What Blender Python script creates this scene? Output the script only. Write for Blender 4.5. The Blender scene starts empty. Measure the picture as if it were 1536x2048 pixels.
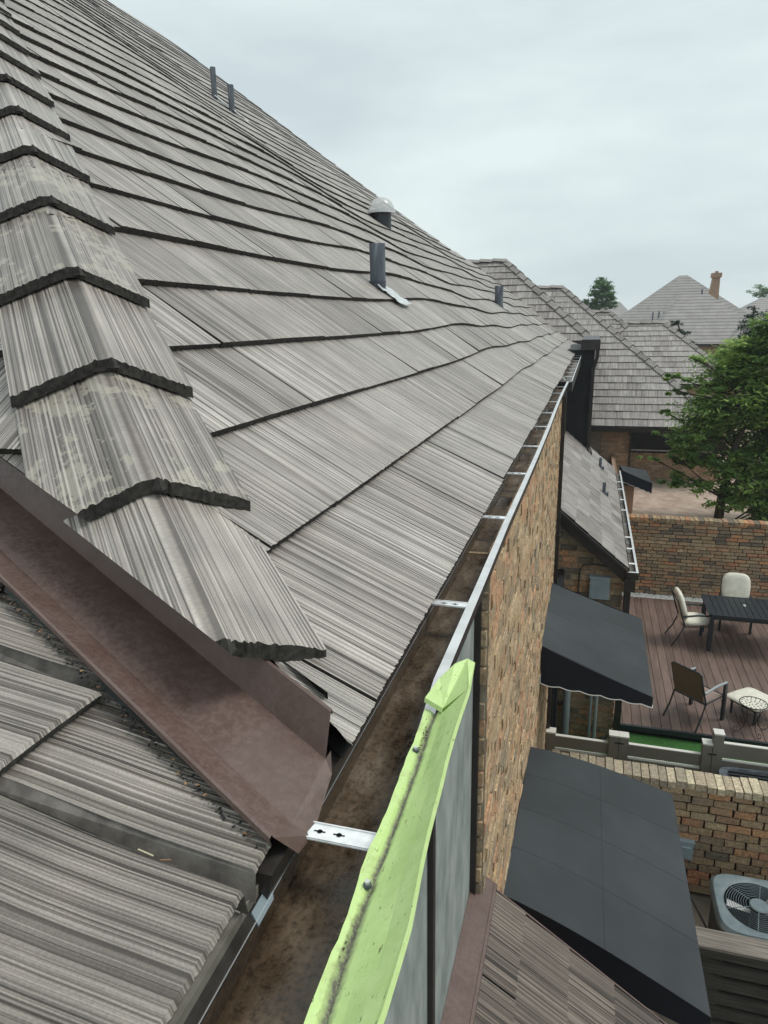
import bpy, bmesh, math, random
from mathutils import Vector, Matrix
rad = math.radians
sc = bpy.context.scene
COL = sc.collection
H = 6.5                     # camera height above the ground; geometry below is written relative to the lens height

# ---------------------------------------------------------------- camera
yaw, pit, rol = rad(16.396), rad(15.015), rad(0.978)
fw = Vector((-math.sin(yaw)*math.cos(pit), math.cos(yaw)*math.cos(pit), -math.sin(pit)))
rt = Vector((math.cos(yaw), math.sin(yaw), 0)); dn = fw.cross(rt)
r2 = math.cos(rol)*rt + math.sin(rol)*dn; d2 = -math.sin(rol)*rt + math.cos(rol)*dn
cd = bpy.data.cameras.new('camera'); cam = bpy.data.objects.new('camera', cd); COL.objects.link(cam)
M = Matrix((r2, -d2, -fw)).transposed().to_4x4(); M.translation = Vector((0, 0, H)); cam.matrix_world = M
cd.sensor_fit = 'VERTICAL'; cd.sensor_height = 24; cd.lens = 1400/2048*24
cd.clip_start = 0.02; cd.clip_end = 2000
sc.camera = cam
sc.render.resolution_x = 768; sc.render.resolution_y = 1024

# ---------------------------------------------------------------- sky and sun
SUN_EL, SUN_AZ = rad(60), rad(70)
w = bpy.data.worlds.new('World'); sc.world = w; w.use_nodes = True
nt = w.node_tree; nt.nodes.clear()
def N(nt, t, **k):
    n = nt.nodes.new(t)
    for a, b in k.items():
        if a in n.inputs: n.inputs[a].default_value = b
        else: setattr(n, a, b)
    return n
sky = N(nt, 'ShaderNodeTexSky', sky_type='NISHITA', sun_disc=False, sun_elevation=SUN_EL, sun_rotation=SUN_AZ)
tc = N(nt, 'ShaderNodeTexCoord')
mp = N(nt, 'ShaderNodeMapping'); mp.inputs['Scale'].default_value = (1.0, 1.0, 3.2)
nz = N(nt, 'ShaderNodeTexNoise'); nz.inputs['Scale'].default_value = 2.1; nz.inputs['Detail'].default_value = 5; nz.inputs['Roughness'].default_value = .5
cr = N(nt, 'ShaderNodeValToRGB')
cr.color_ramp.elements[0].position = .36; cr.color_ramp.elements[0].color = (.61, .685, .72, 1)
cr.color_ramp.elements[1].position = .62; cr.color_ramp.elements[1].color = (.81, .885, .88, 1)
mul = N(nt, 'ShaderNodeMix', data_type='RGBA', blend_type='MULTIPLY'); mul.inputs[0].default_value = 1
mul.inputs[7].default_value = (9.25, 9.5, 9.45, 1)
mx = N(nt, 'ShaderNodeMix', data_type='RGBA'); mx.inputs[0].default_value = .93
bg = N(nt, 'ShaderNodeBackground'); bg.inputs[1].default_value = .1
wo = N(nt, 'ShaderNodeOutputWorld')
L = nt.links.new
L(tc.outputs['Generated'], mp.inputs[0]); L(mp.outputs[0], nz.inputs['Vector']); L(nz.outputs[0], cr.inputs[0])
L(cr.outputs[0], mul.inputs[6]); L(sky.outputs[0], mx.inputs[6]); L(mul.outputs[2], mx.inputs[7]); L(mx.outputs[2], bg.inputs[0]); L(bg.outputs[0], wo.inputs[0])
sd = bpy.data.lights.new('sun', 'SUN'); sd.energy = 1.5; sd.angle = rad(24); sd.color = (1, .96, .9)
so = bpy.data.objects.new('sun', sd); COL.objects.link(so); so.location = (0, 0, 30)
sv = Vector((math.sin(SUN_AZ)*math.cos(SUN_EL), math.cos(SUN_AZ)*math.cos(SUN_EL), math.sin(SUN_EL)))
so.rotation_euler = (-sv).to_track_quat('-Z', 'Y').to_euler()
sc.view_settings.view_transform = 'Standard'; sc.view_settings.look = 'None'; sc.view_settings.gamma = 1
sc.view_settings.exposure = 0.2; sc.view_settings.use_curve_mapping = False

# ---------------------------------------------------------------- materials
def newmat(name, col=(.5, .5, .5), rough=.6, metal=0., spec=.5):
    m = bpy.data.materials.new(name); m.use_nodes = True
    b = m.node_tree.nodes['Principled BSDF']
    b.inputs['Base Color'].default_value = (*col, 1); b.inputs['Roughness'].default_value = rough
    b.inputs['Metallic'].default_value = metal; b.inputs['Specular IOR Level'].default_value = spec
    return m
def ramp(nt, stops, interp='LINEAR'):
    r = nt.nodes.new('ShaderNodeValToRGB'); e = r.color_ramp.elements; r.color_ramp.interpolation = interp
    while len(e) > 1: e.remove(e[0])
    e[0].position = stops[0][0]; e[0].color = (*stops[0][1], 1)
    for p, c in stops[1:]:
        x = e.new(p); x.color = (*c, 1)
    return r
def g(v): return (v, v, v)
def noise(nt, vec, scale, detail=3, rough=.55, vs=None):
    n = nt.nodes.new('ShaderNodeTexNoise'); n.inputs['Scale'].default_value = scale
    n.inputs['Detail'].default_value = detail; n.inputs['Roughness'].default_value = rough
    if vs:
        m = nt.nodes.new('ShaderNodeMapping'); m.inputs['Scale'].default_value = vs
        nt.links.new(vec, m.inputs[0]); nt.links.new(m.outputs[0], n.inputs['Vector'])
    else: nt.links.new(vec, n.inputs['Vector'])
    return n.outputs[0]
def mix(nt, a, b, fac, mode='MIX'):
    m = nt.nodes.new('ShaderNodeMix'); m.data_type = 'RGBA'; m.blend_type = mode
    for s, v in ((0, fac), (6, a), (7, b)):
        if isinstance(v, (int, float)): m.inputs[s].default_value = v if s == 0 else (v, v, v, 1)
        elif isinstance(v, tuple): m.inputs[s].default_value = (*v, 1)
        else: nt.links.new(v, m.inputs[s])
    return m.outputs[2]
def bump(nt, h, strength, dist):
    b = nt.nodes.new('ShaderNodeBump'); b.inputs['Strength'].default_value = strength; b.inputs['Distance'].default_value = dist
    nt.links.new(h, b.inputs['Height']); nt.links.new(b.outputs[0], nt.nodes['Principled BSDF'].inputs['Normal'])
def math_(nt, op, a, b=None):
    m = nt.nodes.new('ShaderNodeMath'); m.operation = op
    for i, v in enumerate((a, b)):
        if v is None: continue
        if isinstance(v, (int, float)): m.inputs[i].default_value = v
        else: nt.links.new(v, m.inputs[i])
    return m.outputs[0]
def P(m): return m.node_tree.nodes['Principled BSDF']

def shake_mat(name, lo, mid, hi, fine=150, stain=None, rough=(.34, .6), groove=.8, bs=.7):
    """weathered grooved shake: streaks run along v, tint in 2nd uv"""
    m = newmat(name); nt = m.node_tree
    uv = N(nt, 'ShaderNodeUVMap', uv_map='UVMap').outputs[0]
    tn = N(nt, 'ShaderNodeUVMap', uv_map='tint').outputs[0]
    sep = N(nt, 'ShaderNodeSeparateXYZ'); nt.links.new(tn, sep.inputs[0])
    f1 = noise(nt, uv, 1, 1, .5, (fine*2.0, .5, 1)); f2 = noise(nt, uv, 1, 2, .6, (fine*.6, .5, 1)); f3 = noise(nt, uv, 1, 3, .6, (7, 5, 1))
    f4 = noise(nt, uv, 260, 2, .7)
    s = math_(nt, 'ADD', math_(nt, 'MULTIPLY', f1, .7), math_(nt, 'MULTIPLY', f2, .3))
    r = ramp(nt, [(.39, lo), (.435, tuple((a+b)/2 for a, b in zip(lo, mid))), (.475, mid), (.54, tuple((a+b)/2 for a, b in zip(mid, hi))), (.60, hi)]); nt.links.new(s, r.inputs[0])
    big = ramp(nt, [(.3, g(.78)), (.7, g(1.15))]); nt.links.new(f3, big.inputs[0])
    c = mix(nt, r.outputs[0], big.outputs[0], 1, 'MULTIPLY')
    tr = ramp(nt, [(0, (.74, .715, .70)), (.35, (.98, .95, .925)), (.7, (1, .985, .97)), (1, (1.15, 1.14, 1.12))]); nt.links.new(sep.outputs[0], tr.inputs[0])
    c = mix(nt, c, tr.outputs[0], 1, 'MULTIPLY')
    sp = ramp(nt, [(.35, g(.8)), (.62, g(1.22))]); nt.links.new(f4, sp.inputs[0])
    c = mix(nt, c, sp.outputs[0], .6, 'MULTIPLY')
    gv = ramp(nt, [(0, g(.22)), (.2, g(.62)), (.42, g(1.0)), (1, g(1.22))]); nt.links.new(sep.outputs[1], gv.inputs[0])  # groove shade put into the colour: low columns darker, ridges lighter
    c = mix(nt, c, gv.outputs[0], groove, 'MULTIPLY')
    if stain:
        a = noise(nt, uv, 16, 6, .62); b = noise(nt, uv, 3.2, 2, .5)
        aa = ramp(nt, [(.535, g(0)), (.552, g(1))]); nt.links.new(math_(nt, 'ADD', math_(nt, 'MULTIPLY', a, .6), math_(nt, 'MULTIPLY', b, .42)), aa.inputs[0])
        c = mix(nt, c, stain, math_(nt, 'MULTIPLY', aa.outputs[0], .45))
    nt.links.new(c, P(m).inputs['Base Color'])
    rr = nt.nodes.new('ShaderNodeMapRange'); rr.inputs[3].default_value = rough[0]; rr.inputs[4].default_value = rough[1]
    nt.links.new(f3, rr.inputs[0]); nt.links.new(rr.outputs[0], P(m).inputs['Roughness'])
    bump(nt, s, bs, .006)
    return m
def noisy_mat(name, c1, c2, scale=6, rough=.6, detail=5, lo=.35, hi=.65, bs=0, bd=.003, vs=None, metal=0, spec=.5, coord='Object'):
    m = newmat(name, rough=rough, metal=metal, spec=spec); nt = m.node_tree
    t = N(nt, 'ShaderNodeTexCoord').outputs[coord]
    n = noise(nt, t, scale, detail, .6, vs)
    r = ramp(nt, [(lo, c1), (hi, c2)]); nt.links.new(n, r.inputs[0]); nt.links.new(r.outputs[0], P(m).inputs['Base Color'])
    if bs: bump(nt, n, bs, bd)
    return m
def brick_mat(name, cols, mortar=None):
    m = newmat(name, rough=.85, spec=.25); nt = m.node_tree
    tn = N(nt, 'ShaderNodeUVMap', uv_map='tint').outputs[0]
    sep = N(nt, 'ShaderNodeSeparateXYZ'); nt.links.new(tn, sep.inputs[0])
    k = len(cols); r = ramp(nt, [(i/k, c) for i, c in enumerate(cols)], 'CONSTANT'); nt.links.new(sep.outputs[0], r.inputs[0])
    t = N(nt, 'ShaderNodeTexCoord').outputs['Object']
    a = noise(nt, t, 34, 4, .65); b = noise(nt, t, 5, 3, .5)
    ra = ramp(nt, [(.3, g(.5)), (.7, g(1.5))]); nt.links.new(a, ra.inputs[0])
    c = mix(nt, r.outputs[0], ra.outputs[0], 1, 'MULTIPLY')
    rb = ramp(nt, [(.35, g(0)), (.75, g(.55))]); nt.links.new(b, rb.inputs[0])
    c = mix(nt, c, (.25, .22, .165), rb.outputs[0])
    nt.links.new(c, P(m).inputs['Base Color']); bump(nt, a, .7, .01)
    return m
MT = {}
MT['shake'] = shake_mat('weathered_shake', (.075, .064, .056), (.272, .246, .224), (.51, .480, .448))
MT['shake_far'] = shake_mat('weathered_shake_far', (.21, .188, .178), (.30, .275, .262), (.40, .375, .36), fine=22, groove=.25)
MT['shake_front'] = shake_mat('grooved_shake', (.085, .073, .063), (.215, .192, .172), (.385, .355, .325), fine=120, groove=.55, rough=(.4, .7), bs=.9)
MT['shake_cap'] = shake_mat('cap_shake', (.125, .11, .10), (.272, .242, .218), (.46, .424, .388), fine=90, groove=.6, rough=(.25, .5))
MT['shake_stain'] = shake_mat('flaking_cap_shake', (.11, .096, .085), (.25, .224, .203), (.39, .365, .335), fine=90, stain=(.50, .455, .37), rough=(.3, .55))
MT['shake_brown'] = shake_mat('brown_shake', (.03, .023, .018), (.10, .078, .062), (.225, .19, .16), fine=90, rough=(.45, .7))
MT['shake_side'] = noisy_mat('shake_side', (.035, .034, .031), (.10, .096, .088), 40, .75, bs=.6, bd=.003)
MT['front_side'] = noisy_mat('front_shake_side', (.105, .093, .083), (.21, .19, .17), 30, .7, bs=.5, bd=.003)
MT['channel'] = noisy_mat('zinc_channel', (.15, .14, .12), (.27, .255, .225), 14, .6, bs=.2)
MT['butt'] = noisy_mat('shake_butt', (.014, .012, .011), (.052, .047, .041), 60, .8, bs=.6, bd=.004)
MT['under'] = newmat('underlayment_gap_shade', (.012, .011, .01), .9)
MT['dark_trim'] = noisy_mat('dark_bronze_metal', (.018, .015, .014), (.034, .028, .026), 9, .42, bs=.1)
MT['apron'] = noisy_mat('apron_metal', (.03, .025, .023), (.07, .062, .058), 14, .38, bs=.15, metal=.3)
MT['black'] = noisy_mat('black_siding', (.008, .009, .012), (.016, .017, .022), 5, .65)
MT['lip'] = noisy_mat('gutter_lip_metal', (.58, .58, .58), (.76, .76, .76), 11, .3, metal=.3, bs=.08)
MT['zinc'] = noisy_mat('galvanised_steel', (.72, .73, .74), (.92, .93, .94), 40, .4, metal=.1, bs=.1)
MT['hole'] = newmat('slot_dark', (.008, .007, .006), .9)
MT['siding'] = noisy_mat('green_grey_siding', (.20, .23, .22), (.37, .40, .385), 5, .75, detail=10, lo=.36, hi=.68, vs=(1, 2.2, 1), bs=.35)
MT['pvc'] = newmat('grey_pvc', (.30, .33, .34), .45)
MT['lead'] = noisy_mat('lead_pipe', (.055, .07, .09), (.13, .15, .175), 14, .5, bs=.3, vs=(1, 1, .4))
MT['foil'] = noisy_mat('flashing_foil', (.5, .52, .52), (.8, .82, .82), 30, .3, metal=.4, bs=.8, bd=.01)
MT['fabric'] = noisy_mat('charcoal_canvas', (.012, .015, .018), (.026, .031, .036), 1.4, .46, detail=9, lo=.4, hi=.62, bs=.12)
MT['navy'] = newmat('navy_canvas', (.004, .006, .014), .75)
MT['piping'] = newmat('white_piping', (.75, .75, .72), .6)
MT['vinyl'] = noisy_mat('taupe_vinyl', (.215, .195, .165), (.26, .235, .20), 3, .5)
MT['vinyl_cap'] = newmat('light_vinyl', (.70, .68, .62), .5)
MT['greyplastic'] = noisy_mat('grey_painted_metal', (.13, .17, .19), (.19, .235, .25), 8, .45)
MT['lightbox'] = noisy_mat('pale_blue_grey_metal', (.24, .31, .35), (.33, .40, .44), 8, .45)
MT['fan'] = newmat('black_wire', (.015, .017, .018), .4)
MT['white'] = newmat('white_label', (.75, .75, .72), .5)
MT['cream'] = noisy_mat('cream_cushion', (.66, .63, .53), (.80, .77, .67), 9, .85, bs=.3, bd=.01)
MT['patio'] = newmat('patio_metal', (.018, .023, .03), .42)
MT['sling'] = noisy_mat('brown_sling', (.14, .09, .055), (.19, .13, .085), 90, .7)
MT['pinkseat'] = newmat('pale_seat', (.30, .22, .19), .8)
MT['paver'] = noisy_mat('pink_paving', (.36, .26, .205), (.56, .44, .36), 3, .85, detail=8, bs=.3)
MT['soil'] = noisy_mat('ground', (.10, .085, .065), (.2, .175, .14), 2, .9, detail=8, bs=.3, bd=.03)
MT['turf'] = noisy_mat('artificial_turf', (.012, .07, .008), (.045, .18, .028), 60, .8, detail=6, bs=.8, bd=.02)
MT['gravel'] = noisy_mat('white_gravel', (.62, .62, .60), (.85, .85, .83), 30, .8)
MT['leafd'] = newmat('dry_leaf', (.30, .17, .09), .8)
MT['leafl'] = newmat('pale_leaf', (.55, .50, .36), .8)
MT['bark'] = noisy_mat('bark', (.03, .022, .016), (.10, .075, .055), 12, .9, bs=.6, bd=.03, vs=(1, 1, .25))
MT['plank'] = noisy_mat('grey_timber', (.13, .11, .09), (.27, .24, .205), 8, .8, detail=6, vs=(.3, 6, 6), bs=.3)
MT['plank_dark'] = noisy_mat('dark_timber', (.028, .026, .022), (.07, .062, .052), 8, .8, vs=(.3, 6, 6))
MT['bk'] = brick_mat('tan_brick', [(.50, .345, .195), (.57, .40, .235), (.44, .305, .185), (.58, .345, .20), (.37, .275, .18), (.62, .46, .29), (.52, .36, .21), (.33, .255, .175), (.56, .41, .25), (.53, .30, .175)])
MT['bk2'] = brick_mat('mixed_brick', [(.38, .26, .155), (.44, .31, .185), (.25, .185, .125), (.47, .22, .12), (.40, .28, .17), (.15, .12, .095), (.48, .35, .22), (.50, .27, .14), (.38, .23, .14), (.30, .215, .145)])
MT['bk3'] = brick_mat('far_brick', [(.46, .30, .20), (.54, .37, .25), (.38, .24, .165), (.56, .33, .22)])
MT['mortar'] = noisy_mat('mortar', (.26, .215, .155), (.38, .33, .25), 20, .95, bs=.5)
MT['cope'] = brick_mat('coping_brick', [(.60, .51, .37), (.47, .39, .28), (.68, .59, .41), (.36, .30, .23), (.62, .50, .31), (.42, .36, .27)])
def gutter_bottom():
    m = newmat('dirty_gutter', rough=.4); nt = m.node_tree; t = N(nt, 'ShaderNodeTexCoord').outputs['Object']
    a = noise(nt, t, 9, 8, .68, (1, .45, 1)); b = noise(nt, t, 90, 3, .7)
    r = ramp(nt, [(.30, (.022, .014, .008)), (.45, (.075, .05, .03)), (.58, (.145, .105, .07)), (.72, (.24, .20, .155))]); nt.links.new(a, r.inputs[0])
    rb = ramp(nt, [(.36, g(.35)), (.52, g(1.1))]); nt.links.new(b, rb.inputs[0])
    nt.links.new(mix(nt, r.outputs[0], rb.outputs[0], .7, 'MULTIPLY'), P(m).inputs['Base Color'])
    rr = ramp(nt, [(.4, g(.12)), (.6, g(.6))]); nt.links.new(a, rr.inputs[0]); nt.links.new(rr.outputs[0], P(m).inputs['Roughness'])
    bump(nt, b, .3, .002); return m
MT['gbot'] = gutter_bottom()
def brown_metal():
    m = newmat('brown_coated_metal', rough=.3); nt = m.node_tree; t = N(nt, 'ShaderNodeTexCoord').outputs['Object']
    a = noise(nt, t, 8, 7, .7); b = noise(nt, t, 260, 2, .6); c = noise(nt, t, 75, 5, .7)
    r = ramp(nt, [(.35, (.108, .066, .054)), (.62, (.138, .092, .080))]); nt.links.new(a, r.inputs[0])
    dr = ramp(nt, [(.49, g(1)), (.54, g(1.22))]); nt.links.new(c, dr.inputs[0])
    nt.links.new(mix(nt, r.outputs[0], dr.outputs[0], .55, 'MULTIPLY'), P(m).inputs['Base Color'])
    rr = ramp(nt, [(.46, g(.30)), (.54, g(.5))]); nt.links.new(c, rr.inputs[0]); nt.links.new(rr.outputs[0], P(m).inputs['Roughness'])
    bump(nt, b, .25, .0012); return m
MT['brown'] = brown_metal()
def lime_metal():
    m = newmat('lime_coated_metal', rough=.5); nt = m.node_tree
    uv = N(nt, 'ShaderNodeUVMap', uv_map='UVMap').outputs[0]; t = N(nt, 'ShaderNodeTexCoord').outputs['Object']
    sep = N(nt, 'ShaderNodeSeparateXYZ'); nt.links.new(uv, sep.inputs[0])
    a = noise(nt, t, 26, 6, .7); b = noise(nt, t, 150, 4, .75); c3 = noise(nt, t, 5, 3, .5); sl = noise(nt, t, 1, 3, .6, (240, 60, 120))
    r = ramp(nt, [(.3, (.50, .68, .25)), (.7, (.63, .80, .36))]); nt.links.new(a, r.inputs[0])
    # dirt line collected along the crease (u = signed distance from crease)
    d = math_(nt, 'ABSOLUTE', math_(nt, 'ADD', sep.outputs[0], math_(nt, 'MULTIPLY', math_(nt, 'SUBTRACT', a, .5), .014)))
    wdt = math_(nt, 'ADD', .0012, math_(nt, 'MULTIPLY', c3, .0085))
    k = math_(nt, 'DIVIDE', d, wdt); inv = ramp(nt, [(.1, g(1)), (.95, g(0))]); nt.links.new(math_(nt, 'MULTIPLY', k, .5), inv.inputs[0])
    dirt = math_(nt, 'MULTIPLY', inv.outputs[0], math_(nt, 'MULTIPLY', b, 1.9))
    # patchy olive tint on the left flange
    left = ramp(nt, [(.44, g(1)), (.5, g(0))]); nt.links.new(math_(nt, 'ADD', math_(nt, 'MULTIPLY', sep.outputs[0], 6), .5), left.inputs[0])
    bl = ramp(nt, [(.5, g(0)), (.7, g(.8))]); nt.links.new(a, bl.inputs[0])
    c = mix(nt, r.outputs[0], (.28, .33, .10), math_(nt, 'MULTIPLY', math_(nt, 'MULTIPLY', left.outputs[0], bl.outputs[0]), .7))
    sr = ramp(nt, [(.66, g(0)), (.70, g(.9))]); nt.links.new(sl, sr.inputs[0])
    c = mix(nt, c, (.12, .13, .05), sr.outputs[0])
    cl = nt.nodes.new('ShaderNodeClamp'); nt.links.new(dirt, cl.inputs[0])
    c = mix(nt, c, (.13, .12, .105), cl.outputs[0])
    nt.links.new(c, P(m).inputs['Base Color']); bump(nt, a, .25, .004); return m
MT['lime'] = lime_metal()
def deck_mat():
    m = newmat('deck_board', rough=.55); nt = m.node_tree
    t = N(nt, 'ShaderNodeTexCoord').outputs['Object']; tn = N(nt, 'ShaderNodeUVMap', uv_map='tint').outputs[0]
    sep = N(nt, 'ShaderNodeSeparateXYZ'); nt.links.new(tn, sep.inputs[0])
    a = noise(nt, t, 4, 6, .65, (4, .5, 1)); r = ramp(nt, [(.3, (.118, .076, .062)), (.7, (.205, .142, .118))]); nt.links.new(a, r.inputs[0])
    tr = ramp(nt, [(0, g(.82)), (1, g(1.15))]); nt.links.new(sep.outputs[0], tr.inputs[0])
    nt.links.new(mix(nt, r.outputs[0], tr.outputs[0], 1, 'MULTIPLY'), P(m).inputs['Base Color']); return m
MT['deck'] = deck_mat()
def leaf_mat(name, cols):
    m = newmat(name, rough=.55, spec=.3); nt = m.node_tree
    tn = N(nt, 'ShaderNodeUVMap', uv_map='tint').outputs[0]; sep = N(nt, 'ShaderNodeSeparateXYZ'); nt.links.new(tn, sep.inputs[0])
    r = ramp(nt, [(i/(len(cols)-1), c) for i, c in enumerate(cols)]); nt.links.new(sep.outputs[0], r.inputs[0])
    nt.links.new(r.outputs[0], P(m).inputs['Base Color'])
    P(m).inputs['Subsurface Weight'].default_value = 0
    tr = nt.nodes.new('ShaderNodeBsdfTranslucent'); ms = nt.nodes.new('ShaderNodeMixShader'); ms.inputs[0].default_value = .42
    nt.links.new(r.outputs[0], tr.inputs[0]); nt.links.new(P(m).outputs[0], ms.inputs[1]); nt.links.new(tr.outputs[0], ms.inputs[2])
    nt.links.new(ms.outputs[0], nt.nodes['Material Output'].inputs['Surface']); return m
MT['leaf'] = leaf_mat('tree_leaf', [(.085, .15, .045), (.16, .27, .075), (.25, .39, .10), (.42, .56, .15)])
MT['leaf_far'] = leaf_mat('far_leaf', [(.10, .20, .09), (.15, .28, .12), (.20, .36, .15)])
MT['needle'] = leaf_mat('conifer_leaf', [(.018, .045, .025), (.035, .075, .04), (.05, .10, .05)])

# ---------------------------------------------------------------- mesh builder
class MB:
    def __init__(s): s.v = []; s.f = []; s.m = []; s.uv = []; s.tn = []
    def face(s, pts, mi=0, uv=None, tint=(.5, 0)):
        b = len(s.v); s.v += [tuple(p) for p in pts]; s.f.append(tuple(range(b, b+len(pts)))); s.m.append(mi)
        s.uv += uv if uv else [(0, 0)]*len(pts); s.tn += (list(tint) if isinstance(tint, list) else [tint]*len(pts))
    def box(s, x0, x1, y0, y1, z0, z1, mi=0, tint=(.5, 0), T=None):
        p = [Vector((x, y, z)) for z in (z0, z1) for y in (y0, y1) for x in (x0, x1)]
        if T: p = [T @ q for q in p]
        for q in ((0, 2, 3, 1), (4, 5, 7, 6), (0, 1, 5, 4), (2, 6, 7, 3), (0, 4, 6, 2), (1, 3, 7, 5)):
            s.face([p[i] for i in q], mi, tint=tint)
    def hexa(s, p, mi=0):    # 8 points: bottom 4 (ccw), top 4 (ccw)
        for q in ((3, 2, 1, 0), (4, 5, 6, 7), (0, 1, 5, 4), (1, 2, 6, 5), (2, 3, 7, 6), (3, 0, 4, 7)):
            s.face([p[i] for i in q], mi)
    def bar(s, a, b, w, h=None, mi=0, up=(0, 0, 1)):
        h = h or w; a = Vector(a); b = Vector(b); d = (b-a).normalized(); u = Vector(up)
        if abs(d.dot(u)) > .95: u = Vector((1, 0, 0))
        x = d.cross(u).normalized()*w/2; y = x.cross(d).normalized()*h/2
        p = [a-x-y, a+x-y, a+x+y, a-x+y, b-x-y, b+x-y, b+x+y, b-x+y]; s.hexa(p, mi)
    def tube(s, pts, r, n=10, mi=0, cap=True):
        pts = [Vector(p) for p in pts]; rs = r if isinstance(r, (list, tuple)) else [r]*len(pts); rings = []
        for i, p in enumerate(pts):
            d = (pts[min(i+1, len(pts)-1)]-pts[max(i-1, 0)]).normalized()
            u = Vector((0, 0, 1)) if abs(d.z) < .9 else Vector((1, 0, 0))
            x = d.cross(u).normalized(); y = d.cross(x)
            rings.append([p+rs[i]*(math.cos(2*math.pi*k/n)*x+math.sin(2*math.pi*k/n)*y) for k in range(n)])
        for a, b in zip(rings, rings[1:]):
            for k in range(n): s.face([a[k], a[(k+1) % n], b[(k+1) % n], b[k]], mi)
        if cap: s.face(rings[0][::-1], mi); s.face(rings[-1], mi)
    def build(s, name, mats, parent=None, loc=None, local=False, smooth=False, clip=None, solid=None, bevel=0, merge=False):
        me = bpy.data.meshes.new(name)
        if local: off = Vector((0, 0, 0))
        else:
            base = Vector(parent['_w']) if parent is not None else Vector(loc if loc else (0, 0, 0))
            off = Vector((0, 0, H)) - base
        me.from_pydata([tuple(Vector(p)+off) for p in s.v], [], s.f)
        for m in (mats if isinstance(mats, (list, tuple)) else [mats]): me.materials.append(MT[m])
        me.polygons.foreach_set('material_index', s.m)
        a = me.uv_layers.new(name='UVMap'); a.data.foreach_set('uv', [c for p in s.uv for c in p])
        b = me.uv_layers.new(name='tint'); b.data.foreach_set('uv', [c for p in s.tn for c in p])
        if clip or merge or bevel or smooth:
            bm = bmesh.new(); bm.from_mesh(me)
            if clip:
                for co, no in clip:
                    bmesh.ops.bisect_plane(bm, geom=bm.verts[:]+bm.edges[:]+bm.faces[:], plane_co=Vector(co)+off, plane_no=Vector(no), clear_outer=True)
            if merge or bevel or smooth: bmesh.ops.remove_doubles(bm, verts=bm.verts[:], dist=1e-5)
            if bevel: bmesh.ops.bevel(bm, geom=bm.edges[:], offset=bevel, segments=2, affect='EDGES', profile=.6)
            if smooth or bevel:
                for f in bm.faces: f.smooth = smooth
            bm.to_mesh(me); bm.free()
        o = bpy.data.objects.new(name, me); COL.objects.link(o)
        if smooth: 
            me.set_sharp_from_angle(angle=rad(40))
        if parent is not None: o.parent = parent; o['_w'] = parent['_w']
        elif loc is not None: o.location = loc; o['_w'] = tuple(loc)
        else: o['_w'] = (0, 0, 0)
        return o
def tag(o, label=None, cat=None, group=None, kind=None):
    if label: o['label'] = label
    if cat: o['category'] = cat
    if group: o['group'] = group
    if kind: o['kind'] = kind
    return o
def thing(name, label, cat, loc=(0, 0, 0), rz=0, group=None):
    o = bpy.data.objects.new(name, None); COL.objects.link(o); o.empty_display_size = .3
    wl = (loc[0], loc[1], loc[2]+H); o.location = wl; o.rotation_euler.z = rz; o['_w'] = wl
    return tag(o, label, cat, group)
def copy_tree(o, parent=None, loc=None, rz=None, label=None):
    c = o.copy(); COL.objects.link(c)
    if parent is not None: c.parent = parent
    for ch in list(o.children): copy_tree(ch, c)
    if loc is not None: c.location = (loc[0], loc[1], loc[2]+H)
    if rz is not None: c.rotation_euler.z = rz
    if label: c['label'] = label
    return c
def struct(o, cat=None): o['kind'] = 'structure'; return o

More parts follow.
